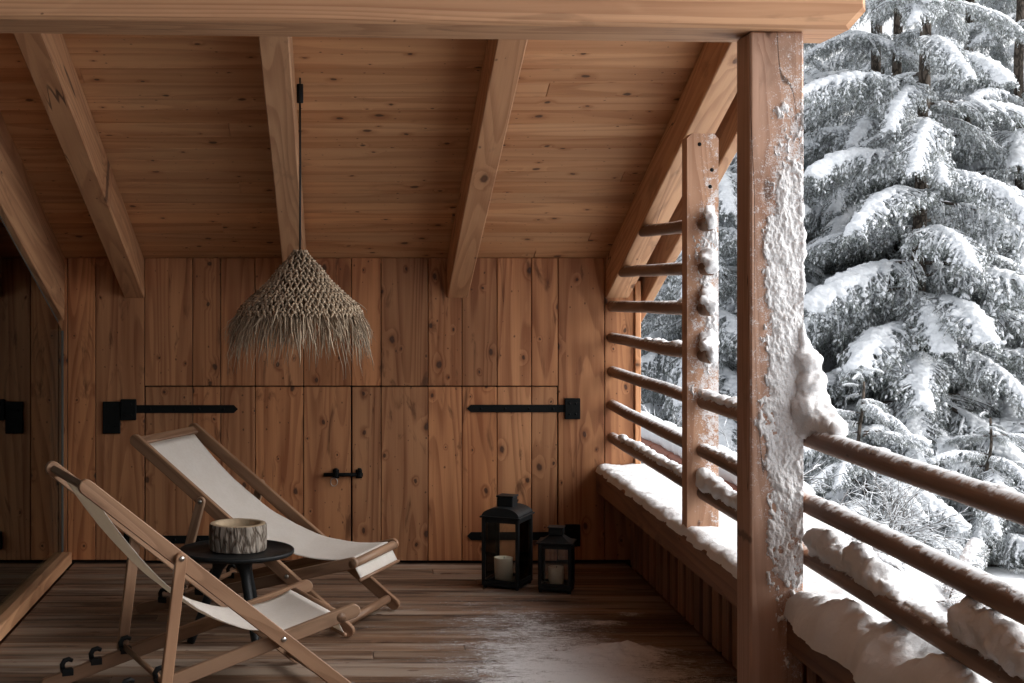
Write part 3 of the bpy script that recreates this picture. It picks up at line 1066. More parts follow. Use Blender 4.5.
n1 = g.noise(pos, 330.0, 3.0, 0.7); n2 = g.noise(g.vmul(pos, (40, 110, 40)), 1.0, 4.0, 0.65); n3 = g.noise(pos, 120.0, 2.0, 0.6)
q = g.math('ADD', g.attr('cov').outputs['Fac'], g.math('MULTIPLY', g.math('SUBTRACT', n1, .5), 2.6))
q = g.math('ADD', q, g.math('MULTIPLY', g.math('SUBTRACT', n2, .5), 1.5))
al = g.ss(q, 0.12, 0.70, 0.0, 0.96)
p = g.bsdf(out, g.mix(n3, (.70, .70, .71), (.80, .80, .81)), .8, g.bump(g.math('ADD', n3, n1), .5, .006), spec=.2)
tr = g.n('ShaderNodeBsdfTransparent'); mx = g.n('ShaderNodeMixShader')
g.link(al, mx.inputs[0]); g.link(tr.outputs[0], mx.inputs[1]); g.link(p.outputs[0], mx.inputs[2]); g.link(mx.outputs[0], out.inputs['Surface'])
me.materials.clear(); me.materials.append(m)
tag(link('deck_powder', me), 'thin powder snow blown across the deck boards near the railing', 'snow', kind='stuff')

# ================================================================== DECK CHAIRS
def deck_chair(front_near, front_far, A_foot, A_top, cross, strut_top, strut_foot, hooks, sag, label, bar_s=0.0):
    fn_, ff = Vector((*front_near, 0)), Vector((*front_far, 0))
    c = (fn_ + ff) / 2; wv = (ff - fn_); W = wv.length; wv.normalize()
    rear = Vector((-abs(wv.y), 0, 0)); rear = Vector((-wv.y, wv.x, 0))   # rear is left of the far direction
    root = empty('deck_chair', c, math.atan2(rear.y, rear.x))
    tag(root, label, 'deck chair', 'folding deck chairs')
    # local: x = rear (s), y = towards local left, z up ; far side = sign
    far = 1 if Vector((-rear.y, rear.x, 0)).dot(wv) > 0 else -1
    e = Vector((0, 1, 0)); hA = W / 2 + .012; hB = W / 2 - .018; hC = W / 2 + .040
    P3 = lambda s, y, z: Vector((s, y, z))
    for sg in (-1, 1):
        mb = MB(); mb.stadium(P3(A_foot[0], sg * hA, A_foot[1]), P3(A_top[0], sg * hA, A_top[1]), .052, e, .026)
        ra = mb.obj('side_rail', M['chair'], root)
        mb = MB(); mb.stadium(P3(0.0, sg * hB, .305), P3(1.0, sg * hB, .032), .048, e, .024)
        rb = mb.obj('seat_rail', M['chair'], root)
        mb = MB(); mb.stadium(P3(strut_top[0], sg * hC, strut_top[1]), P3(strut_foot[0], sg * hC, strut_foot[1]), .040, e, .020)
        rc = mb.obj('strut', M['chair'], root)
        for (q, yy, pr) in ((cross, hA + .0145, ra), (strut_top, hC + .0115, rc)):
            mb = MB(); n0 = len(mb.v)
            mb.lathe([(.0, 0), (.0095, 0), (.009, .003), (.0, .0045)], 12)
            for i in range(n0, len(mb.v)):
                p = mb.v[i]; mb.v[i] = (q[0] + p[0], sg * (yy + p[2] - .0012), q[1] + p[1])
            mb.obj('bolt', M['bolt'], pr, recalc=True)
        for s in hooks:      # open black catches along the seat rail
            zb = .305 - .273 * s + .022
            mb = MB()
            mb.box((s - .012, sg * hB - .014, zb - .022), (s + .034, sg * hB + .014, zb + .006), 'x', .004)
            pts = [(s + .026, sg * hB, zb + .002), (s + .029, sg * hB, zb + .020), (s + .021, sg * hB, zb + .034), (s + .005, sg * hB, zb + .038), (s - .008, sg * hB, zb + .031)]
            mb.tube(pts, [.010, .010, .0095, .009, .0075], 8, bt=.5)
            mb.obj('hook', M['blackpaint'], rb)
    # cross bars
    d = Vector((A_top[0] - A_foot[0], 0, A_top[1] - A_foot[1])).normalized(); nrm = Vector((-d.z, 0, d.x))
    mb = MB(); pt = P3(A_top[0], 0, A_top[1]) - d * .012
    mb.cbox(pt, (0, hA - .014, 0), d * .021, nrm * .012, .004); mb.obj('top_bar', M['chair'], root)
    mb = MB(); pf = P3(A_foot[0], 0, A_foot[1]) + d * .035
    mb.tube([pf + e * (-hA + .012), pf + e * (hA - .012)], .019, 14); mb.obj('foot_bar', M['chair'], root)
    mb = MB(); pb = P3(-.004 + bar_s, 0, .302 - .273 * bar_s)
    mb.tube([pb - e * (hB + .012), pb + e * (hB + .012)], .0185, 14); sbar = mb.obj('seat_bar', M['chair'], root)
    mb = MB(); ps_ = P3(strut_foot[0] + .004, 0, strut_foot[1] + .012)
    mb.tube([ps_ - e * (hC - .01), ps_ + e * (hC - .01)], .011, 10); mb.obj('strut_bar', M['chair'], root)
    # canvas sling
    mb = MB(); hw = hB - .022; n = 46; m = 17
    t0 = P3(A_top[0], 0, A_top[1]) - d * .012 + nrm * .014
    t1 = Vector((.018 + bar_s, 0, .315 - .273 * bar_s))
    verts = []; gw = []; faces = []
    prof = []
    for k in range(6):        # wrap round the top bar
        a = math.pi * (1 - k / 5)
        prof.append(P3(A_top[0], 0, A_top[1]) - d * .012 + nrm * (.0145 * -math.cos(a)) + d * (.024 * math.sin(a)) if False else None)
    prof = []
    prof.append(t0 - nrm * .028 - d * .016); prof.append(t0 - nrm * .028 - d * .030)
    prof = []
    tb = P3(A_top[0], 0, A_top[1]) - d * .034
    for i in range(n + 1):
        u = i / n
        q = tb.lerp(t1, u)
        q.z -= 4 * sag * u * (1 - u)
        prof.append(q)
    # over the seat bar and down in a short flap
    for k in range(0, 7):
        a = math.radians(20 - 110 * k / 6)
        prof.append(pb + Vector((math.cos(a) * .0205, 0, math.sin(a) * .0205)))
    for k in range(1, 5):
        prof.append(pb + Vector((-.006 * k, 0, -.0205 - .011 * k)))
    Ls = 0
    for i, q in enumerate(prof):
        if i: Ls += (q - prof[i - 1]).length
        u = i / (len(prof) - 1)
        for j in range(m + 1):
            w_ = (j / m - .5) * 2
            mid = math.sin(min(1, i / n) * math.pi)
            y_ = w_ * hw * (1 - .05 * mid)
            dz = -.012 * (1 - w_ * w_) * mid + .004 * fbm((Ls * 7, y_ * 5, W * 31)) * mid + .0022 * fbm((Ls * 22, y_ * 18, W * 17)) * mid
            verts.append(Vector((q.x, y_, q.z + dz))); gw.append((Ls, y_, 0))
    for i in range(len(prof) - 1):
        for j in range(m):
            a = i * (m + 1) + j
            faces.append((a, a + 1, a + m + 2, a + m + 1))
    mb.add(verts, faces, gw, .5, 0, True)
    cl = mb.obj('canvas_sling', M['cloth'], root)
    md = cl.modifiers.new('t', 'SOLIDIFY'); md.thickness = .003; md.offset = 0
    mb = MB(); q = prof[-1] + Vector((0, 0, -.004))
    mb.tube([q + e * -(hw + .012), q + e * (hw + .012)], .0075, 10); mb.obj('flap_rod', M['chair'], cl)
    # hem stitched just below the top bar
    return root

deck_chair((.066, 6.205), (.265, 6.685), (0.006, .032), (1.012, .775), (.28, .236), (.677, .530), (.80, .100), (.70, .79, .88), .148,
           'deck chair with cream canvas standing behind the small black table, facing forward right')
deck_chair((.072, 5.325), (-.118, 5.78), (.03, .032), (.972, .802), (.28, .238), (.655, .549), (.708, .125), (.70, .81, .915), .222,
           'deck chair seen from its back, in front of the small black table', .055)

# ================================================================== SIDE TABLE, LOG
tc = Vector((-.402, 6.115, 0))
tb = empty('side_table', tc); tag(tb, 'small round black table between the two deck chairs', 'side table')
H = .382; r = .236
mb = MB()
mb.lathe([(0, H), (r - .010, H), (r - .008, H + .003), (r - .003, H + .003), (r, H), (r, H - .010), (r - .006, H - .016), (r * .7, H - .024), (.09, H - .034), (0, H - .036)], 64)
mb.obj('table_top', M['blackpaint'], tb)
for a in (-60, 60, 180):
    mb = MB(); dx, dy = math.cos(R(a)), math.sin(R(a))
    pts = []; rd = []
    for k in range(15):
        t = k / 14
        rr = .062 + .125 * t ** 1.15
        pts.append((dx * rr, dy * rr, (H - .026) * (1 - t) + .002)); rd.append(.0165 + .004 * (1 - t) + .040 * max(0, 1 - t * 5.0) ** 2)
    mb.tube(pts, rd, 16); mb.obj('leg', M['blackpaint'], tb)
lg = empty('log_bowl', (-.394, 6.10, H + .0035)); tag(lg, 'hollowed slice of a log with rough grey bark standing on the black table', 'log bowl')
mb = MB()
off = 3.3
def barkr(a, z): return 1 + .035 * fbm((math.cos(a) * 2.2, math.sin(a) * 2.2, z * 4 + off)) + .030 * fbm((math.cos(a) * 9, math.sin(a) * 9, z * 9)) - .035 * max(0, fbm((math.cos(a) * 16, math.sin(a) * 16, z * 6 + 3)))
hl = .106; rl_ = .1155
mb.lathe([(rl_ * .97, 0)] + [(rl_ * (1 + .02 * math.sin(z * 3.1)), z * hl) for z in np.linspace(0.04, .96, 20)] + [(rl_ * .985, hl)], 160, fn=barkr)
mb.obj('bark', M['logbark'], lg)
mb = MB()
prof = [(rl_ * .985, hl), (rl_ * .93, hl + .002), (rl_ * .80, hl + .002), (rl_ * .77, hl - .002), (rl_ * .75, hl - .022), (rl_ * .3, hl - .026), (0, hl - .026)]
def rimr(a, z): return 1 + .03 * fbm((math.cos(a) * 2.2, math.sin(a) * 2.2, hl * 4 + off))
mb.lathe(prof, 96, fn=rimr)
M['logface'] = simple('cut log face', (0.34, 0.26, 0.17), .75, 0, .25, 40, .2)
mb.obj('cut_face', M['logface'], lg)

# ================================================================== LANTERNS
def lantern(front, left, right, hb, hr, hc, label, vault=True, knob=True):
    f, l, r_ = [Vector((*p, 0)) for p in (front, left, right)]
    ux = (l - f); w = ux.length; ux.normalize(); uy = Vector((-ux.y, ux.x, 0))
    if uy.dot(r_ - f) < 0: uy = -uy
    dpt = (r_ - f).dot(uy)
    c = f + ux * w / 2 + uy * dpt / 2
    root = empty('lantern', c, math.atan2(ux.y, ux.x)); tag(root, label, 'lantern', 'black metal candle lanterns on the deck')
    # local x along ux
    sy = 1 if Vector((-ux.y, ux.x, 0)).dot(uy) > 0 else -1
    a, b = w / 2, dpt / 2; t = .0085
    mb = MB()
    mb.box((-a, -b, .012), (a, b, .030), 'x', .003)
    for sx in (-1, 1):
        for s in (-1, 1):
            mb.box((sx * a - (t * 2 if sx > 0 else 0), s * b - (t * 2 if s > 0 else 0), .030), (sx * a + (t * 2 if sx < 0 else 0), s * b + (t * 2 if s < 0 else 0), hb - .001), 'z', .002)
            mb.box((sx * a * .86 - .008, s * b * .86 - .008, 0.0), (sx * a * .86 + .008, s * b * .86 + .008, .0125), 'z', .002)
    for sx in (-1, 1):
        mb.box((sx * (a - t) - t * .8, -b + 2 * t, hb - .022), (sx * (a - t) + t * .8, b - 2 * t, hb - .002), 'y', .002)
        mb.box((sx * (a - t) - t * .8, -b + 2 * t, .0295), (sx * (a - t) + t * .8, b - 2 * t, .042), 'y', .002)
    for s in (-1, 1):
        mb.box((-a + 2 * t, s * (b - t) - t * .8, hb - .022), (a - 2 * t, s * (b - t) + t * .8, hb - .002), 'x', .002)
        mb.box((-a + 2 * t, s * (b - t) - t * .8, .0295), (a - 2 * t, s * (b - t) + t * .8, .042), 'x', .002)
    mb.obj('frame', M['blackpaint'], root)
    # roof: flat eave then a curved, narrowing cap
    mb = MB()
    mb.box((-a - .008, -b - .008, hb), (a + .008, b + .008, hb + .008), 'x', .002)
    k = 9; top = .32
    rings = []
    for i in range(k + 1):
        u = i / k
        if vault:
            fx = 1 - (1 - top) * (1 - math.cos(u * math.pi / 2)) ** .9; z = hr * math.sin(u * math.pi / 2)
            fx = math.cos(u * math.acos(top * .9)); z = hr * (math.sin(u * math.acos(top * .9)) / math.sin(math.acos(top * .9)))
            fy = 1 - .10 * u
        else:
            fx = 1 - (1 - top) * u ** .8; fy = fx; z = hr * (u ** 1.25)
        rings.append([(-a * fx, -b * fy, hb + .008 + z), (a * fx, -b * fy, hb + .008 + z), (a * fx, b * fy, hb + .008 + z), (-a * fx, b * fy, hb + .008 + z)])
    vv = sum(rings, []); ff = []
    for i in range(k):
        for j in range(4):
            p, q = i * 4 + j, i * 4 + (j + 1) % 4
            ff.append((p, q, q + 4, p + 4))
    ff.append(tuple(k * 4 + j for j in range(4)))
    mb.add(vv, ff)
    rf = mb.obj('roof', M['blackpaint'], root)
    mb = MB(); zc = hb + .008 + hr
    cw = min(a, b) * (.42 if vault else .50)
    mb.box((-cw, -cw, zc - .004), (cw, cw, zc + hc * .82), 'z', .003)
    mb.box((-cw - .004, -cw - .004, zc + hc * .82 + .0005), (cw + .004, cw + .004, zc + hc), 'x', .003)
    mb.obj('vent', M['blackpaint'], rf)
    mb = MB()
    hp = [(cw * 1.0 * math.cos(t_), 0.0, zc + hc * .35 + (hc * .9) * math.sin(t_)) for t_ in np.linspace(0, math.pi, 16)]
    hp = [(x, -cw - .006 - .018 * math.sin(t_), zc + hc * .5 - .020 * math.sin(t_)) for t_, (x, y, z) in zip(np.linspace(0, math.pi, 16), hp)]
    mb.tube(hp, .0022, 6); mb.obj('handle', M['iron'], rf)
    for s, n_ in ((-1, 0), (1, 0), (-1, 1), (1, 1)):
        mb = MB()
        if n_ == 0:
            mb.box((s * (a - t) - .0012, -b + 2 * t + .0005, .043), (s * (a - t) + .0012, b - 2 * t - .0005, hb - .0235), 'z', .0004)
        else:
            mb.box((-a + 2 * t + .0005, s * (b - t) - .0012, .043), (a - 2 * t - .0005, s * (b - t) + .0012, hb - .0235), 'z', .0004)
        mb.obj('pane', M['lanternglass'], root)
    return root, c

_, c1 = lantern((.870, 7.11), (.702, 7.19), (.968, 7.305), .338, .040, .052, 'taller black lantern with arched lid and a pale candle inside')
_, c2 = lantern((1.110, 7.04), (.958, 7.082), (1.158, 7.17), .230, .036, .032, 'shorter black lantern with a sloped lid, nearer the railing', vault=False)
def candle(c, r, h, label, lean=0.0):
    root = empty('candle', (c.x, c.y, .0305)); tag(root, label, 'candle')
    mb = MB()
    mb.lathe([(0, 0), (r, 0), (r, h * .93), (r * 1.02, h * .985), (r * .95, h), (r * .8, h * .985), (r * .7, h * .93), (0, h * .92)], 40, fn=lambda a, z: 1 + .03 * fbm((math.cos(a) * 2, math.sin(a) * 2, z * 14)) + (.09 if z > h * .9 else 0) * max(0, math.cos(a - 3.0)))
    mb.obj('wax', M['candle'], root)
    mb = MB(); mb.tube([(0, 0, h * .92), (.002, 0, h * 1.02)], .0015, 6); mb.obj('wick', M['iron'], root)
candle(c1 + Vector((-.018, -.01, 0)), .043, .108, 'ivory pillar candle inside the taller lantern')
candle(c2 + Vector((.0, 0, 0)), .035, .085, 'dim ivory candle inside the shorter lantern')

# ================================================================== STRAW PENDANT LAMP
YL = 6.03
apex = at(300, 250, YL)
lamp = empty('pendant_lamp', apex); tag(lamp, 'shaggy woven straw pendant lamp hanging from the rafter on a black cord', 'pendant lamp')
ztop = at(300, 84, YL).z - apex.z; zc2 = at(300, 103, YL).z - apex.z
mb = MB(); mb.tube([(0, 0, -.02), (.001, 0, zc2 * .5), (0, 0, zc2 + .01)], .0042, 8); mb.obj('cord', M['rope'], lamp)
mb = MB(); mb.lathe([(0, zc2), (.0125, zc2), (.0135, zc2 + .004), (.0135, ztop - .003), (.012, ztop), (0, ztop)], 20); 
mb.tube([(0, 0, ztop - .001), (0, 0, ceil_z(YL) - apex.z + .004)], .0035, 8)
mb.obj('ceiling_grip', M['blackpaint'], lamp)
S_ = YL / F
prof = [(4, 0), (10, 8), (19, 17), (29, 30), (42, 42), (55, 54), (60, 61), (65, 72)]      # px radius, px below the apex
def rad_at(h):
    for (r0, h0), (r1, h1) in zip(prof[:-1], prof[1:]):
        if h <= h1:
            return (r0 + (r1 - r0) * (h - h0) / (h1 - h0)) * S_
    return prof[-1][0] * S_
mb = MB()   # shade between the strands put into the colour of this lining
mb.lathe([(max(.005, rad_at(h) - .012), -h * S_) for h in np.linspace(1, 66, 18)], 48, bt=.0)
M['shadow_sheet'] = simple('shadow sheet behind the straw', (0.10, 0.068, 0.040), .85, 0, .4, 60, .3)
mb.obj('shadow_sheet', M['shadow_sheet'], lamp)
mb = MB()
h = 1.0; row = 0
while h < 64:
    rr = rad_at(h); n = max(9, min(60, int(2 * math.pi * rr / .0225)))
    for k in range(n):
        a = 2 * math.pi * (k + .5 * (row % 2)) / n + row * .03 + random.uniform(-.02, .02)
        def pt(aa, hh, lift=0.0):
            r2 = rad_at(hh) + lift
            return Vector((r2 * math.cos(aa), r2 * math.sin(aa), -hh * S_))
        da = 2 * math.pi / n * .5
        dh = 5.4
        for sgn in (-1, 1):
            lift = .004 if sgn > 0 else .001
            mb.tube([pt(a, h - .4, .001), pt(a + sgn * da * .55, h + dh * .45, lift + .004), pt(a + sgn * da, h + dh, .0)],
                    [.0036, .0050, .0034], 5, bt=min(1, max(0, random.gauss(.55, .36))), flat=.7)
        if random.random() < .9:      # the knot itself
            q = pt(a, h, .004)
            mb.tube([q + Vector((-.006 * math.sin(a), .006 * math.cos(a), .002)), q + Vector((0, 0, 0)) + Vector((.003 * math.cos(a), .003 * math.sin(a), 0)), q + Vector((.006 * math.sin(a), -.006 * math.cos(a), -.002))],
                    [.004, .0065, .004], 5, bt=min(1, max(0, random.gauss(.7, .2))))
        if random.random() < .10 and h > 10:     # stray ends
            q0 = pt(a, h, .006)
            q1 = q0 + Vector((math.cos(a) * random.uniform(.008, .02), math.sin(a) * random.uniform(.008, .02), -random.uniform(.015, .04)))
            mb.tube([q0, q1], [.002, .0008], 4, bt=random.random())
    h += 5.0; row += 1
mb.obj('woven_shade', M['straw'], lamp)
mb = MB()
for k in range(820):
    a = random.uniform(0, 2 * math.pi); h0 = random.choice([46, 52, 57, 60, 62]) + random.uniform(-5, 3)
    L = random.triangular(.05, .27, .12)
    r0 = rad_at(h0) + random.uniform(-.016, .006)
    tw = random.uniform(-.35, .35); out_ = random.uniform(.015, .075)
    pts = []
    for i in range(6):
        t = i / 5
        rr = r0 + out_ * (1 - (1 - t) ** 1.6) + .010 * random.uniform(-1, 1) * t
        aa = a + tw * .35 * t ** 1.5 + random.uniform(-.012, .012) * t
        pts.append((rr * math.cos(aa), rr * math.sin(aa), -h0 * S_ - L * t))
    r1 = random.uniform(.0018, .0044)
    mb.tube(pts, [r1, r1 * 1.1, r1, r1 * .85, r1 * .6, r1 * .25], 4, bt=min(1, max(0, random.gauss(.55, .33))), flat=.5)
mb.obj('fringe', M['straw'], lamp)

# ================================================================== OUTSIDE: LOW WALL
gwl = empty('garden_wall', (2.45, 10.5, -1.0)); tag(gwl, 'low grey green garden wall with red brown edging under a thick snow slab', 'garden wall')
def gw_(mb, name, mat):
    o = mb.obj(name, mat); o.parent = gwl; o.matrix_parent_inverse = Matrix.Translation(gwl.location).inverted(); return o
mb = MB()
for k in range(14):
    mb.box((2.33, 8.06 + k * .40, -1.1), (2.58, 8.06 + k * .40 + .395, .19), 'z', .006)
gw_(mb, 'wall_boards', M['greyboards'])
mb = MB()
for k in range(10):
    mb.box((2.28, 8.05 + k * .56, .195), (2.61, 8.05 + k * .56 + .552, .275), 'y', .012)
gw_(mb, 'edging', M['redtile'])
bl = []
for k in range(90):
    y = 8.09 + k * .0615
    for dx in (-.055, .055):
        bl.append(((2.445 + dx + .012 * fbm((y * 2, dx, 0)), y, .315), (.092, .09, .075 + .012 * fbm((y * 1.5, dx * 9, 5)))))
me = blob_mesh('wall_snow', bl, .03, amp=.02, freq=5, smooth=3); me.materials.clear(); me.materials.append(M['snow'])
o = link('snow_slab', me); o.parent = gwl; o.matrix_parent_inverse = Matrix.Translation(gwl.location).inverted()

# ================================================================== SPRUCES
def np_mesh(name, V, Fc, mats, mi, bt, fr=None, smooth=None):
    """V (n,3), Fc list of arrays (m,k) ; triangles/quads"""
    me = bpy.data.meshes.new(name)
    loops = np.concatenate([f.ravel() for f in Fc]).astype(np.int32)
    tot = np.concatenate([np.full(len(f), f.shape[1], np.int32) for f in Fc])
    start = np.concatenate([[0], np.cumsum(tot)[:-1]]).astype(np.int32)
    me.vertices.add(len(V)); me.vertices.foreach_set('co', V.astype(np.float32).ravel())
    me.loops.add(len(loops)); me.loops.foreach_set('vertex_index', loops)
    me.polygons.add(len(tot)); me.polygons.foreach_set('loop_start', start); me.polygons.foreach_set('loop_total', tot)
    for m in mats: me.materials.append(m)
    me.polygons.foreach_set('material_index', mi.astype(np.int32))
    if smooth is not None:
        me.polygons.foreach_set('use_smooth', smooth)
    a = me.attributes.new('bt', 'FLOAT', 'POINT'); a.data.foreach_set('value', bt.astype(np.float32))
    if fr is not None:
        a = me.attributes.new('fr', 'FLOAT', 'POINT'); a.data.foreach_set('value', fr.astype(np.float32))
    me.update(calc_edges=True)
    me.validate()
    return me


def unit(a): return a / (np.linalg.norm(a, axis=-1, keepdims=True) + 1e-9)


def tubes_np(P, Rr, n):
    """many tubes at once: P (m,k,3), Rr (m,k) -> verts, quads"""
    m, k, _ = P.shape
    d = np.gradient(P, axis=1); d = unit(d)
    ref = np.broadcast_to(np.array([0, 0, 1.0]), d.shape).copy()
    ref[np.abs(d[..., 2]) > .92] = (1, 0, 0)
    u = unit(np.cross(ref, d)); w = np.cross(d, u)
    a = np.linspace(0, 2 * np.pi, n, endpoint=False)
    V = P[:, :, None, :] + Rr[:, :, None, None] * (np.cos(a)[None, None, :, None] * u[:, :, None, :] + np.sin(a)[None, None, :, None] * w[:, :, None, :])
    idx = np.arange(m * k * n).reshape(m, k, n)
    q = np.stack([idx[:, :-1, :], np.roll(idx, -1, 2)[:, :-1, :], np.roll(idx, -1, 2)[:, 1:, :], idx[:, 1:, :]], -1).reshape(-1, 4)
    return V.reshape(-1, 3), q


def make_bough(seed, L=2.2, dens=1.0, heavy=1.0):
    """one drooping spruce bough; returns (wood+needle mesh, snow mesh)"""
    r = np.random.default_rng(seed)
    NP = 24
    t = np.linspace(0, 1, NP)
    bend = r.uniform(.16, .36); side = r.uniform(-.10, .10)
    limb = np.stack([L * t * (1 - .10 * t ** 2), side * L * t ** 2 + .02 * np.sin(t * 7 + seed), L * (.10 * t - (bend + .10) * t ** 1.9)], 1)
    def limb_at(s):
        i = np.clip(s * (NP - 1), 0, NP - 1.001); k = i.astype(int); f = (i - k)[:, None]
        return limb[k] * (1 - f) + limb[k + 1] * f, unit(limb[k + 1] - limb[k])
    # secondary twigs
    ns = int(84 * dens * L / 2.2)
    s = np.sort(r.uniform(.05, 1.0, ns)); sgn = np.where(np.arange(ns) % 2 == 0, 1.0, -1.0)
    base, dirv = limb_at(s)
    ln = L * (.235 * (1 - s) ** .6 * np.minimum(1, s * 4 + .25) + .055) * r.uniform(.7, 1.2, ns)
    sidev = unit(np.cross(np.array([0, 0, 1.0])[None], dirv))
    out = unit(dirv * r.uniform(.55, 1.0, ns)[:, None] + sidev * (sgn * r.uniform(.6, 1.0, ns))[:, None])
    droop = r.uniform(.10, .75, ns)
    K = 8; u = np.linspace(0, 1, K)
    sec = base[:, None, :] + out[:, None, :] * (ln[:, None] * (u - .15 * u ** 3)[None])[..., None]
    sec[..., 2] -= (droop * ln)[:, None] * u[None] ** 1.7
    # tertiary, hanging like a comb
    per = np.maximum(4, (ln / .026 * dens).astype(int))
    si = np.repeat(np.arange(ns), per)
    nt_ = len(si)
    tu = r.uniform(.08, 1.0, nt_)
    kk = np.clip(tu * (K - 1), 0, K - 1.001); k0 = kk.astype(int); f = (kk - k0)[:, None]
    tb_ = sec[si, k0] * (1 - f) + sec[si, k0 + 1] * f
    td = unit(sec[si, k0 + 1] - sec[si, k0])
    tsd = unit(np.cross(np.array([0, 0, 1.0])[None], td)) * np.where(r.random(nt_) < .5, 1, -1)[:, None]
    tl = np.minimum(.125, ln[si] * .24 * (1.05 - .6 * tu) + .040) * r.uniform(.6, 1.25, nt_)
    tdir = unit(td * r.uniform(.1, .9, nt_)[:, None] + tsd * r.uniform(.2, 1.0, nt_)[:, None] + r.normal(0, .3, (nt_, 3)) + np.array([0, 0, -1.0])[None] * r.uniform(.2, 1.3, nt_)[:, None])
    K3 = 4; u3 = np.linspace(0, 1, K3)
    ter = tb_[:, None, :] + tdir[:, None, :] * (tl[:, None] * u3[None])[..., None]
    ter[..., 2] -= (tl * r.uniform(.1, .5, nt_))[:, None] * u3[None] ** 2
    # wood
    Vs = []; Fs = []; MI = []; BT = []; FR = []; o = 0
    def push(V, Fq, mi, bt, fr):
        nonlocal o
        Vs.append(V); Fs.append(Fq + o); MI.append(np.full(len(Fq), mi)); BT.append(bt); FR.append(fr); o += len(V)
    V, q = tubes_np(limb[None], (.020 * (1 - t) ** .8 + .004)[None] * L / 2.2, 6); push(V, q, 0, np.full(len(V), .5), np.zeros(len(V)))
    V, q = tubes_np(sec, np.broadcast_to((.0055 * (1 - u) + .0018)[None], (ns, K)), 4); push(V, q, 0, np.full(len(V), .5), np.zeros(len(V)))
    # needles on tertiaries and the outer parts of the secondaries
    def needles(P0, P1, dirs, cnt, lenr, tone):
        n = len(P0)
        rep = np.repeat(np.arange(n), cnt)
        m = len(rep); a = r.random(m)[:, None]
        p = P0[rep] * (1 - a) + P1[rep] * a
        d = dirs[rep]
        rv = unit(r.normal(size=(m, 3))); pr = unit(rv - d * (rv * d).sum(1, keepdims=True))
        nd = unit(d * r.uniform(.5, 1.1, m)[:, None] + pr * r.uniform(.6, 1.0, m)[:, None])
        ll = lenr * r.uniform(.7, 1.25, m)[:, None]
        wv = unit(np.cross(nd, unit(r.normal(size=(m, 3))))) * .0034
        V = np.stack([p - wv, p + wv, p + nd * ll], 1).reshape(-1, 3)
        Fq = np.arange(m * 3).reshape(-1, 3)
        b = np.repeat(np.clip(tone[rep] + r.normal(0, .12, m), 0, 1), 3)
        f = np.repeat((r.random(m) < .30) * r.uniform(.4, 1.0, m) + .19, 3)
        push(V, Fq, 1, b, f)
    tone = np.clip(r.normal(.45, .2, nt_), 0, .93); tone[r.random(nt_) < .03] = 1.0
    for j in range(K3 - 1):
        seg = ter[:, j + 1] - ter[:, j]
        cnt = np.maximum(2, (np.linalg.norm(seg, axis=1) / .0058 * dens).astype(int))
        needles(ter[:, j], ter[:, j + 1], unit(seg), cnt, .017, tone)
    st_ = np.clip(r.normal(.45, .2, ns), 0, .93)
    for j in range(1, K - 1):
        seg = sec[:, j + 1] - sec[:, j]
        cnt = np.maximum(2, (np.linalg.norm(seg, axis=1) / .0055 * dens).astype(int))
        needles(sec[:, j], sec[:, j + 1], unit(seg), cnt, .019, st_)
    tri = [f for f in Fs]
    me = np_mesh('bough', np.concatenate(Vs), tri, [M['twig'], M['needle']], np.concatenate(MI), np.concatenate(BT), np.concatenate(FR))
    # snow: strips on the hanging twigs, pads along the limb
    pick = r.random(nt_) < .72
    T = ter[pick]; n = len(T)
    thick = r.uniform(.005, .014, n) * (1 + .8 * (r.random(n) < .15))
    a0 = r.uniform(0, .45, n); a1 = a0 + r.uniform(.25, .55, n)
    def along(T, f):
        q = np.clip(f * (K3 - 1), 0, K3 - 1.001); k = q.astype(int); ff = (q - k)[:, None]; ar = np.arange(len(T))
        return T[ar, k] * (1 - ff) + T[ar, k + 1] * ff
    P = np.stack([along(T, a0 + (a1 - a0) * x) for x in (0, .3, .65, 1.0)], 1)
    P[..., 2] += thick[:, None] * .8
    P += r.normal(0, .002, P.shape)
    RR = thick[:, None] * np.array([.35, 1.1, 1.0, .3])[None] * r.uniform(.7, 1.3, (n, 4))
    V1, q1 = tubes_np(P, RR, 6)
    P = sec.copy(); th = r.uniform(.003, .013, ns)
    P[..., 2] += th[:, None]
    V2, q2 = tubes_np(P, th[:, None] * np.array([1.2, 1.5, 1.4, 1.1, .7, .35, .1, .02])[None] * r.uniform(.4, 1.6, (ns, K)), 7)
    blobs = []
    start = r.uniform(.12, .35)
    for i in range(70):
        s_ = start + (1 - start) * i / 69
        p, _ = limb_at(np.array([s_])); p = p[0]
        w_ = heavy * L / 2.2 * (.026 + .050 * math.sin(min(1, (s_ - start) / (1 - start) * 1.12) * math.pi * .80)) * r.uniform(.75, 1.25)
        blobs.append(((p[0] + r.normal(0, .008), p[1] + r.normal(0, .014), p[2] + .018 + w_ * .28), (w_ * 1.0, w_ * 1.15, w_ * .62)))
    order = np.argsort(-s)
    for i in order:
        if s[i] < start or r.random() < .34: continue
        reach = r.uniform(.3, .95)
        for j in range(K):
            if u[j] > reach: break
            p = sec[i, j]; w_ = heavy * (.036 + .034 * r.random()) * (1 - .55 * u[j] / reach) * L / 2.2 * (.7 + .5 * s[i])
            blobs.append(((p[0], p[1], p[2] + .010 + w_ * .3), (w_ * 1.15, w_ * 1.15, w_ * .70)))
    bm = blob_mesh('pad', blobs, .0135, amp=.016, freq=15, smooth=1)
    nv = len(bm.vertices); co = np.empty(nv * 3, np.float32); bm.vertices.foreach_get('co', co)
    nf = len(bm.polygons); lt = np.empty(nf, np.int32); bm.polygons.foreach_get('loop_total', lt)
    li = np.empty(len(bm.loops), np.int32); bm.loops.foreach_get('vertex_index', li)
    assert (lt == 4).all() or True
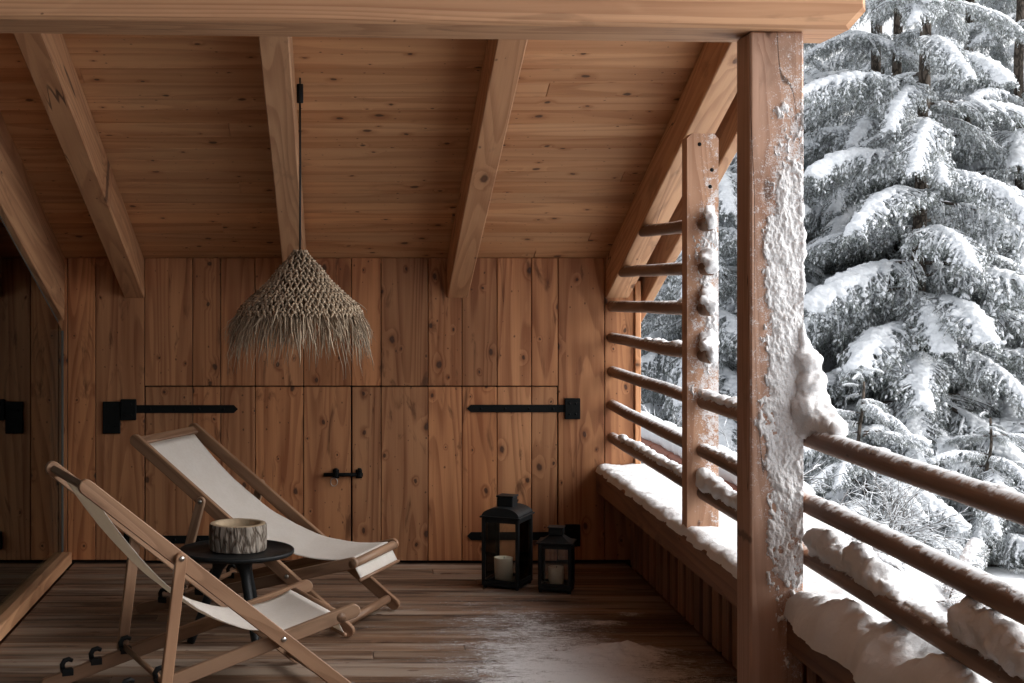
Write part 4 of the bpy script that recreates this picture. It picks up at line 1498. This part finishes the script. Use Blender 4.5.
    if (lt == 4).all():
        q3 = li.reshape(-1, 4)
    else:
        ls = np.empty(nf, np.int32); bm.polygons.foreach_get('loop_start', ls)
        q3 = np.array([li[a:a + 4] for a, b in zip(ls, lt) if b == 4])
    bpy.data.meshes.remove(bm)
    V = np.concatenate([V1, V2, co.reshape(-1, 3)])
    Fq = [q1, q2 + len(V1), q3 + len(V1) + len(V2)]
    nfc = sum(len(f) for f in Fq)
    sm = np_mesh('bough_snow', V, Fq, [M['treesnow']], np.zeros(nfc), np.zeros(len(V)), None, np.ones(nfc, bool))
    return me, sm


BOUGHS = [make_bough(11 + i, 2.2, 1.0, (1.0, 1.15, .8, .95, .6)[i]) for i in range(5)]


def spruce(loc, height, reach, n_whorl, per, label, zfirst=.3, group='snow laden spruces beyond the railing', seed=0, maxb=100, face=None, top_frac=1.0, low=.5):
    r = random.Random(seed)
    root = empty('spruce_tree', loc); tag(root, label, 'tree', group)
    mb = MB()
    pts = [(.04 * math.sin(k * .9 + seed), .04 * math.cos(k * 1.3 + seed), height * k / 12) for k in range(13)]
    mb.tube(pts, [min(reach * .040, height * .011) * (1 - k / 12.6) + .012 for k in range(13)], 12, wob=.1)
    mb.obj('trunk', M['bark'], root)
    cnt = 0
    for w in range(n_whorl):
        f = w / max(1, n_whorl - 1)
        z = zfirst + (height * top_frac - zfirst) * (low * f + (1 - low) * f ** 7)
        rel = (height - z) / (height - zfirst)
        Lb = reach * (.14 + .86 * rel ** .62)
        m = per
        a0 = r.uniform(0, 6.28)
        for k in range(m):
            if cnt >= maxb: break
            az = seed + cnt * 2.39996 + r.uniform(-.3, .3)
            zz = z + r.uniform(-.20, .20)
            me, sm = BOUGHS[r.randrange(len(BOUGHS))]
            b = link('branch', me, root)
            sc = Lb / 2.2 * r.uniform(.8, 1.15)
            b.location = (.02 * math.cos(az), .02 * math.sin(az), zz)
            b.rotation_euler = (r.uniform(-.25, .25), r.uniform(-.12, .26) - .12 * f, az)
            b.scale = (sc, sc * r.choice((-1, 1)) * r.uniform(.9, 1.15), sc)
            link('snow', sm, b)
            cnt += 1
    if face is not None:
        for zz, da in ((5.2, .1), (5.9, -.25), (6.5, .3), (7.2, 0)):
            me, sm = BOUGHS[r.randrange(len(BOUGHS))]
            b = link('branch', me, root); sc = reach * .62 / 2.2
            b.location = (0, 0, zz); b.rotation_euler = (0, .1, face + da); b.scale = (sc, sc, sc)
            link('snow', sm, b)
    return root

def gz(x, y): return (x, y, ground_z(x, y))
spruce(gz(7.43, 19.0), 15.5, 2.5, 24, 4, 'big spruce with snow loaded boughs filling the view right of the thick post', .35, seed=3, low=.42, face=R(-111))
spruce(gz(10.6, 21.0), 15.0, 2.7, 22, 4, 'snow laden spruce behind and right of the big spruce, at the picture edge', .35, seed=5, low=.42)
spruce(gz(4.95, 20.5), 11.0, 2.3, 22, 4, 'snow laden spruce seen through the gap between wall and short post', .2, seed=8, low=.5)
spruce(gz(8.7, 24.0), 16.0, 3.0, 20, 4, 'taller spruce standing in second row behind the big spruce', .3, seed=12, low=.42)
spruce(gz(9.3, 20.3), 13.0, 2.3, 24, 4, 'spruce standing close to the right side of the big spruce', .3, seed=31, low=.46)
spruce(gz(6.9, 22.3), 14.0, 2.4, 24, 4, 'spruce standing close to the left side of the big spruce, half behind the thick post', .3, seed=32, low=.46)
spruce(gz(9.8, 23.2), 15.0, 2.6, 24, 4, 'spruce filling the gap behind the big spruce', .3, seed=51, low=.46)
spruce(gz(8.1, 21.7), 14.5, 2.4, 24, 4, 'slender spruce directly behind the big spruce', .3, seed=52, low=.48)
spruce(gz(12.2, 23.5), 15.5, 2.6, 24, 4, 'spruce behind the one at the picture edge', .3, seed=53, low=.46)
spruce(gz(10.2, 26.0), 16.0, 3.0, 22, 4, 'tall spruce in second row near the right edge', .3, seed=33, low=.44)
spruce(gz(6.3, 25.0), 14.0, 2.8, 20, 4, 'spruce farther back seen between the two posts', .3, seed=13, low=.42)
for i, (x, y, lab) in enumerate(((13.0, 26.0, 'far spruce at the right of the second row'), (11.2, 31, 'far spruce in the last row behind the big spruce'), (15.5, 32, 'far spruce in the last row at the right edge'), (7.6, 33, 'far spruce in the last row behind the posts'), (5.4, 31, 'farthest spruce seen just beside the end of the plank wall'))):
    spruce(gz(x, y), 16.0, 3.4, 16, 5, lab, .3, seed=20 + i, low=.5)

# leafless shrub with snow on each twig
def shrub(loc, size, label, seed, group=None, n0=9, spread=.7):
    r = random.Random(seed)
    segs = []
    def grow(p, d, L, rad, lev):
        pts = [p]
        for k in range(4):
            d = (d + Vector((r.uniform(-.25, .25), r.uniform(-.25, .25), r.uniform(-.22, .12)))).normalized()
            pts.append(pts[-1] + d * L / 4)
        segs.append((pts, rad, lev))
        if lev < 3:
            for k in range(r.randint(4, 6)):
                q = pts[r.randint(1, 4)]
                nd = (d + Vector((r.uniform(-1, 1), r.uniform(-1, 1), r.uniform(-.5, .6)))).normalized()
                grow(q, nd, L * r.uniform(.45, .7), rad * .55, lev + 1)
    for k in range(n0):
        a = r.uniform(0, 6.28)
        grow(Vector((.1 * math.cos(a), .1 * math.sin(a), 0)), Vector((math.cos(a) * spread, math.sin(a) * spread, 1)).normalized(), size * r.uniform(.5, .7), .008 * size, 0)
    root = empty('bare_shrub', loc); tag(root, label, 'shrub', group)
    P = np.array([[tuple(q) for q in s[0]] for s in segs]); rad = np.array([s[1] for s in segs])
    V, q = tubes_np(P, rad[:, None] * np.array([1, .9, .8, .7, .5])[None], 5)
    me = np_mesh('twigs', V, [q], [M['twig']], np.zeros(len(q)), np.full(len(V), .5)); link('twigs', me, root)
    P2 = P.copy(); th = np.maximum(.0035, rad * .9); P2[..., 2] += (rad + th * .55)[:, None]
    V, q = tubes_np(P2, th[:, None] * np.array([.6, 1, 1.1, 1, .4])[None] * rng.uniform(.1, 1.3, (len(P2), 5)), 6)
    me = np_mesh('snow', V, [q], [M['treesnow']], np.zeros(len(q)), np.zeros(len(V)), None, np.ones(len(q), bool)); link('snow', me, root)
shrub(gz(5.0, 14.6), 1.35, 'leafless snowy shrub just right of the thick post, in front of the young spruce', 4, n0=10)
spruce(gz(5.9, 16.8), 2.1, 1.55, 8, 7, 'young low spruce at the foot of the big spruce', .1, seed=41, low=.9)
spruce(gz(7.5, 17.2), 1.7, 1.5, 7, 7, 'lowest young spruce with boughs touching the snow, right of the other young one', .08, seed=42, low=.9)
shrub(gz(3.35, 15.6), 1.9, 'leafless snowy shrub behind the garden wall', 6, n0=10)

# a low juniper poking out of the bank
jp = None
for q in range(60, 140):
    p = at(938, 597, q * .1)
    if p.z < ground_z(p.x, p.y):
        jp = p; break
jp = jp or at(938, 597, 8.0)
root = empty('juniper_bush', jp); tag(root, 'small green conifer tips poking out of the snow bank', 'bush')
for k in range(7):
    me, sm = BOUGHS[k % 5]
    b = link('branch', me, root); sc = random.uniform(.16, .26)
    b.location = (random.uniform(-.22, .22), random.uniform(-.1, .1), -.03)
    b.rotation_euler = (0, R(random.uniform(-50, -15)), random.uniform(0, 6.28)); b.scale = (sc, sc, sc)
    link('snow', sm, b)

# ================================================================== LIGHT, SKY, CAMERA
w = bpy.data.worlds.new('World'); SC.world = w; w.use_nodes = True
nt = w.node_tree
for n in list(nt.nodes): nt.nodes.remove(n)
g = G(nt)
out = g.n('ShaderNodeOutputWorld'); bg = g.n('ShaderNodeBackground'); sky = g.n('ShaderNodeTexSky')
sky.sky_type = 'NISHITA'; sky.sun_disc = False
SUN_EL, SUN_AZ = 38.0, 94.0       # azimuth measured clockwise from +Y (into the picture)
sky.sun_elevation = R(SUN_EL); sky.sun_rotation = R(SUN_AZ)
sky.air_density = 1.0; sky.dust_density = 4.0; sky.ozone_density = 1.0
hs = g.n('ShaderNodeHueSaturation'); hs.inputs['Saturation'].default_value = 0.16
g.link(sky.outputs[0], hs.inputs['Color']); g.link(hs.outputs[0], bg.inputs['Color'])
bg.inputs['Strength'].default_value = 0.15
g.link(bg.outputs[0], out.inputs['Surface'])
sl = bpy.data.lights.new('sun', 'SUN'); sl.energy = 0.75; sl.angle = R(70); sl.color = (1.0, .97, .93)
so = bpy.data.objects.new('sun', sl); COL.objects.link(so)
az, el = R(SUN_AZ), R(SUN_EL)
dv = Vector((math.sin(az) * math.cos(el), math.cos(az) * math.cos(el), math.sin(el)))
so.rotation_euler = (-dv).to_track_quat('-Z', 'Y').to_euler(); so.location = dv * 30

cam = bpy.data.cameras.new('camera'); co = bpy.data.objects.new('camera', cam); COL.objects.link(co)
co.location = (0, 0, EYE); co.rotation_euler = (R(90), 0, 0)
cam.sensor_width = 36; cam.sensor_fit = 'HORIZONTAL'; cam.lens = F / 1024 * 36
cam.shift_x = (512 - VX) / 1024; cam.shift_y = -(341.5 - VY) / 1024
cam.clip_end = 2000; cam.clip_start = .05
SC.camera = co

SC.view_settings.view_transform = 'Standard'; SC.view_settings.look = 'None'
SC.view_settings.gamma = 1.0; SC.view_settings.use_curve_mapping = False
SC.view_settings.exposure = 1.16
SC.cycles.use_denoising = True
SC.cycles.max_bounces = 8; SC.cycles.diffuse_bounces = 5; SC.cycles.transparent_max_bounces = 12
SC.cycles.use_adaptive_sampling = True; SC.cycles.adaptive_threshold = 0.01
SC.cycles.sample_clamp_indirect = 8.0
SC.cycles.caustics_reflective = False; SC.cycles.caustics_refractive = False
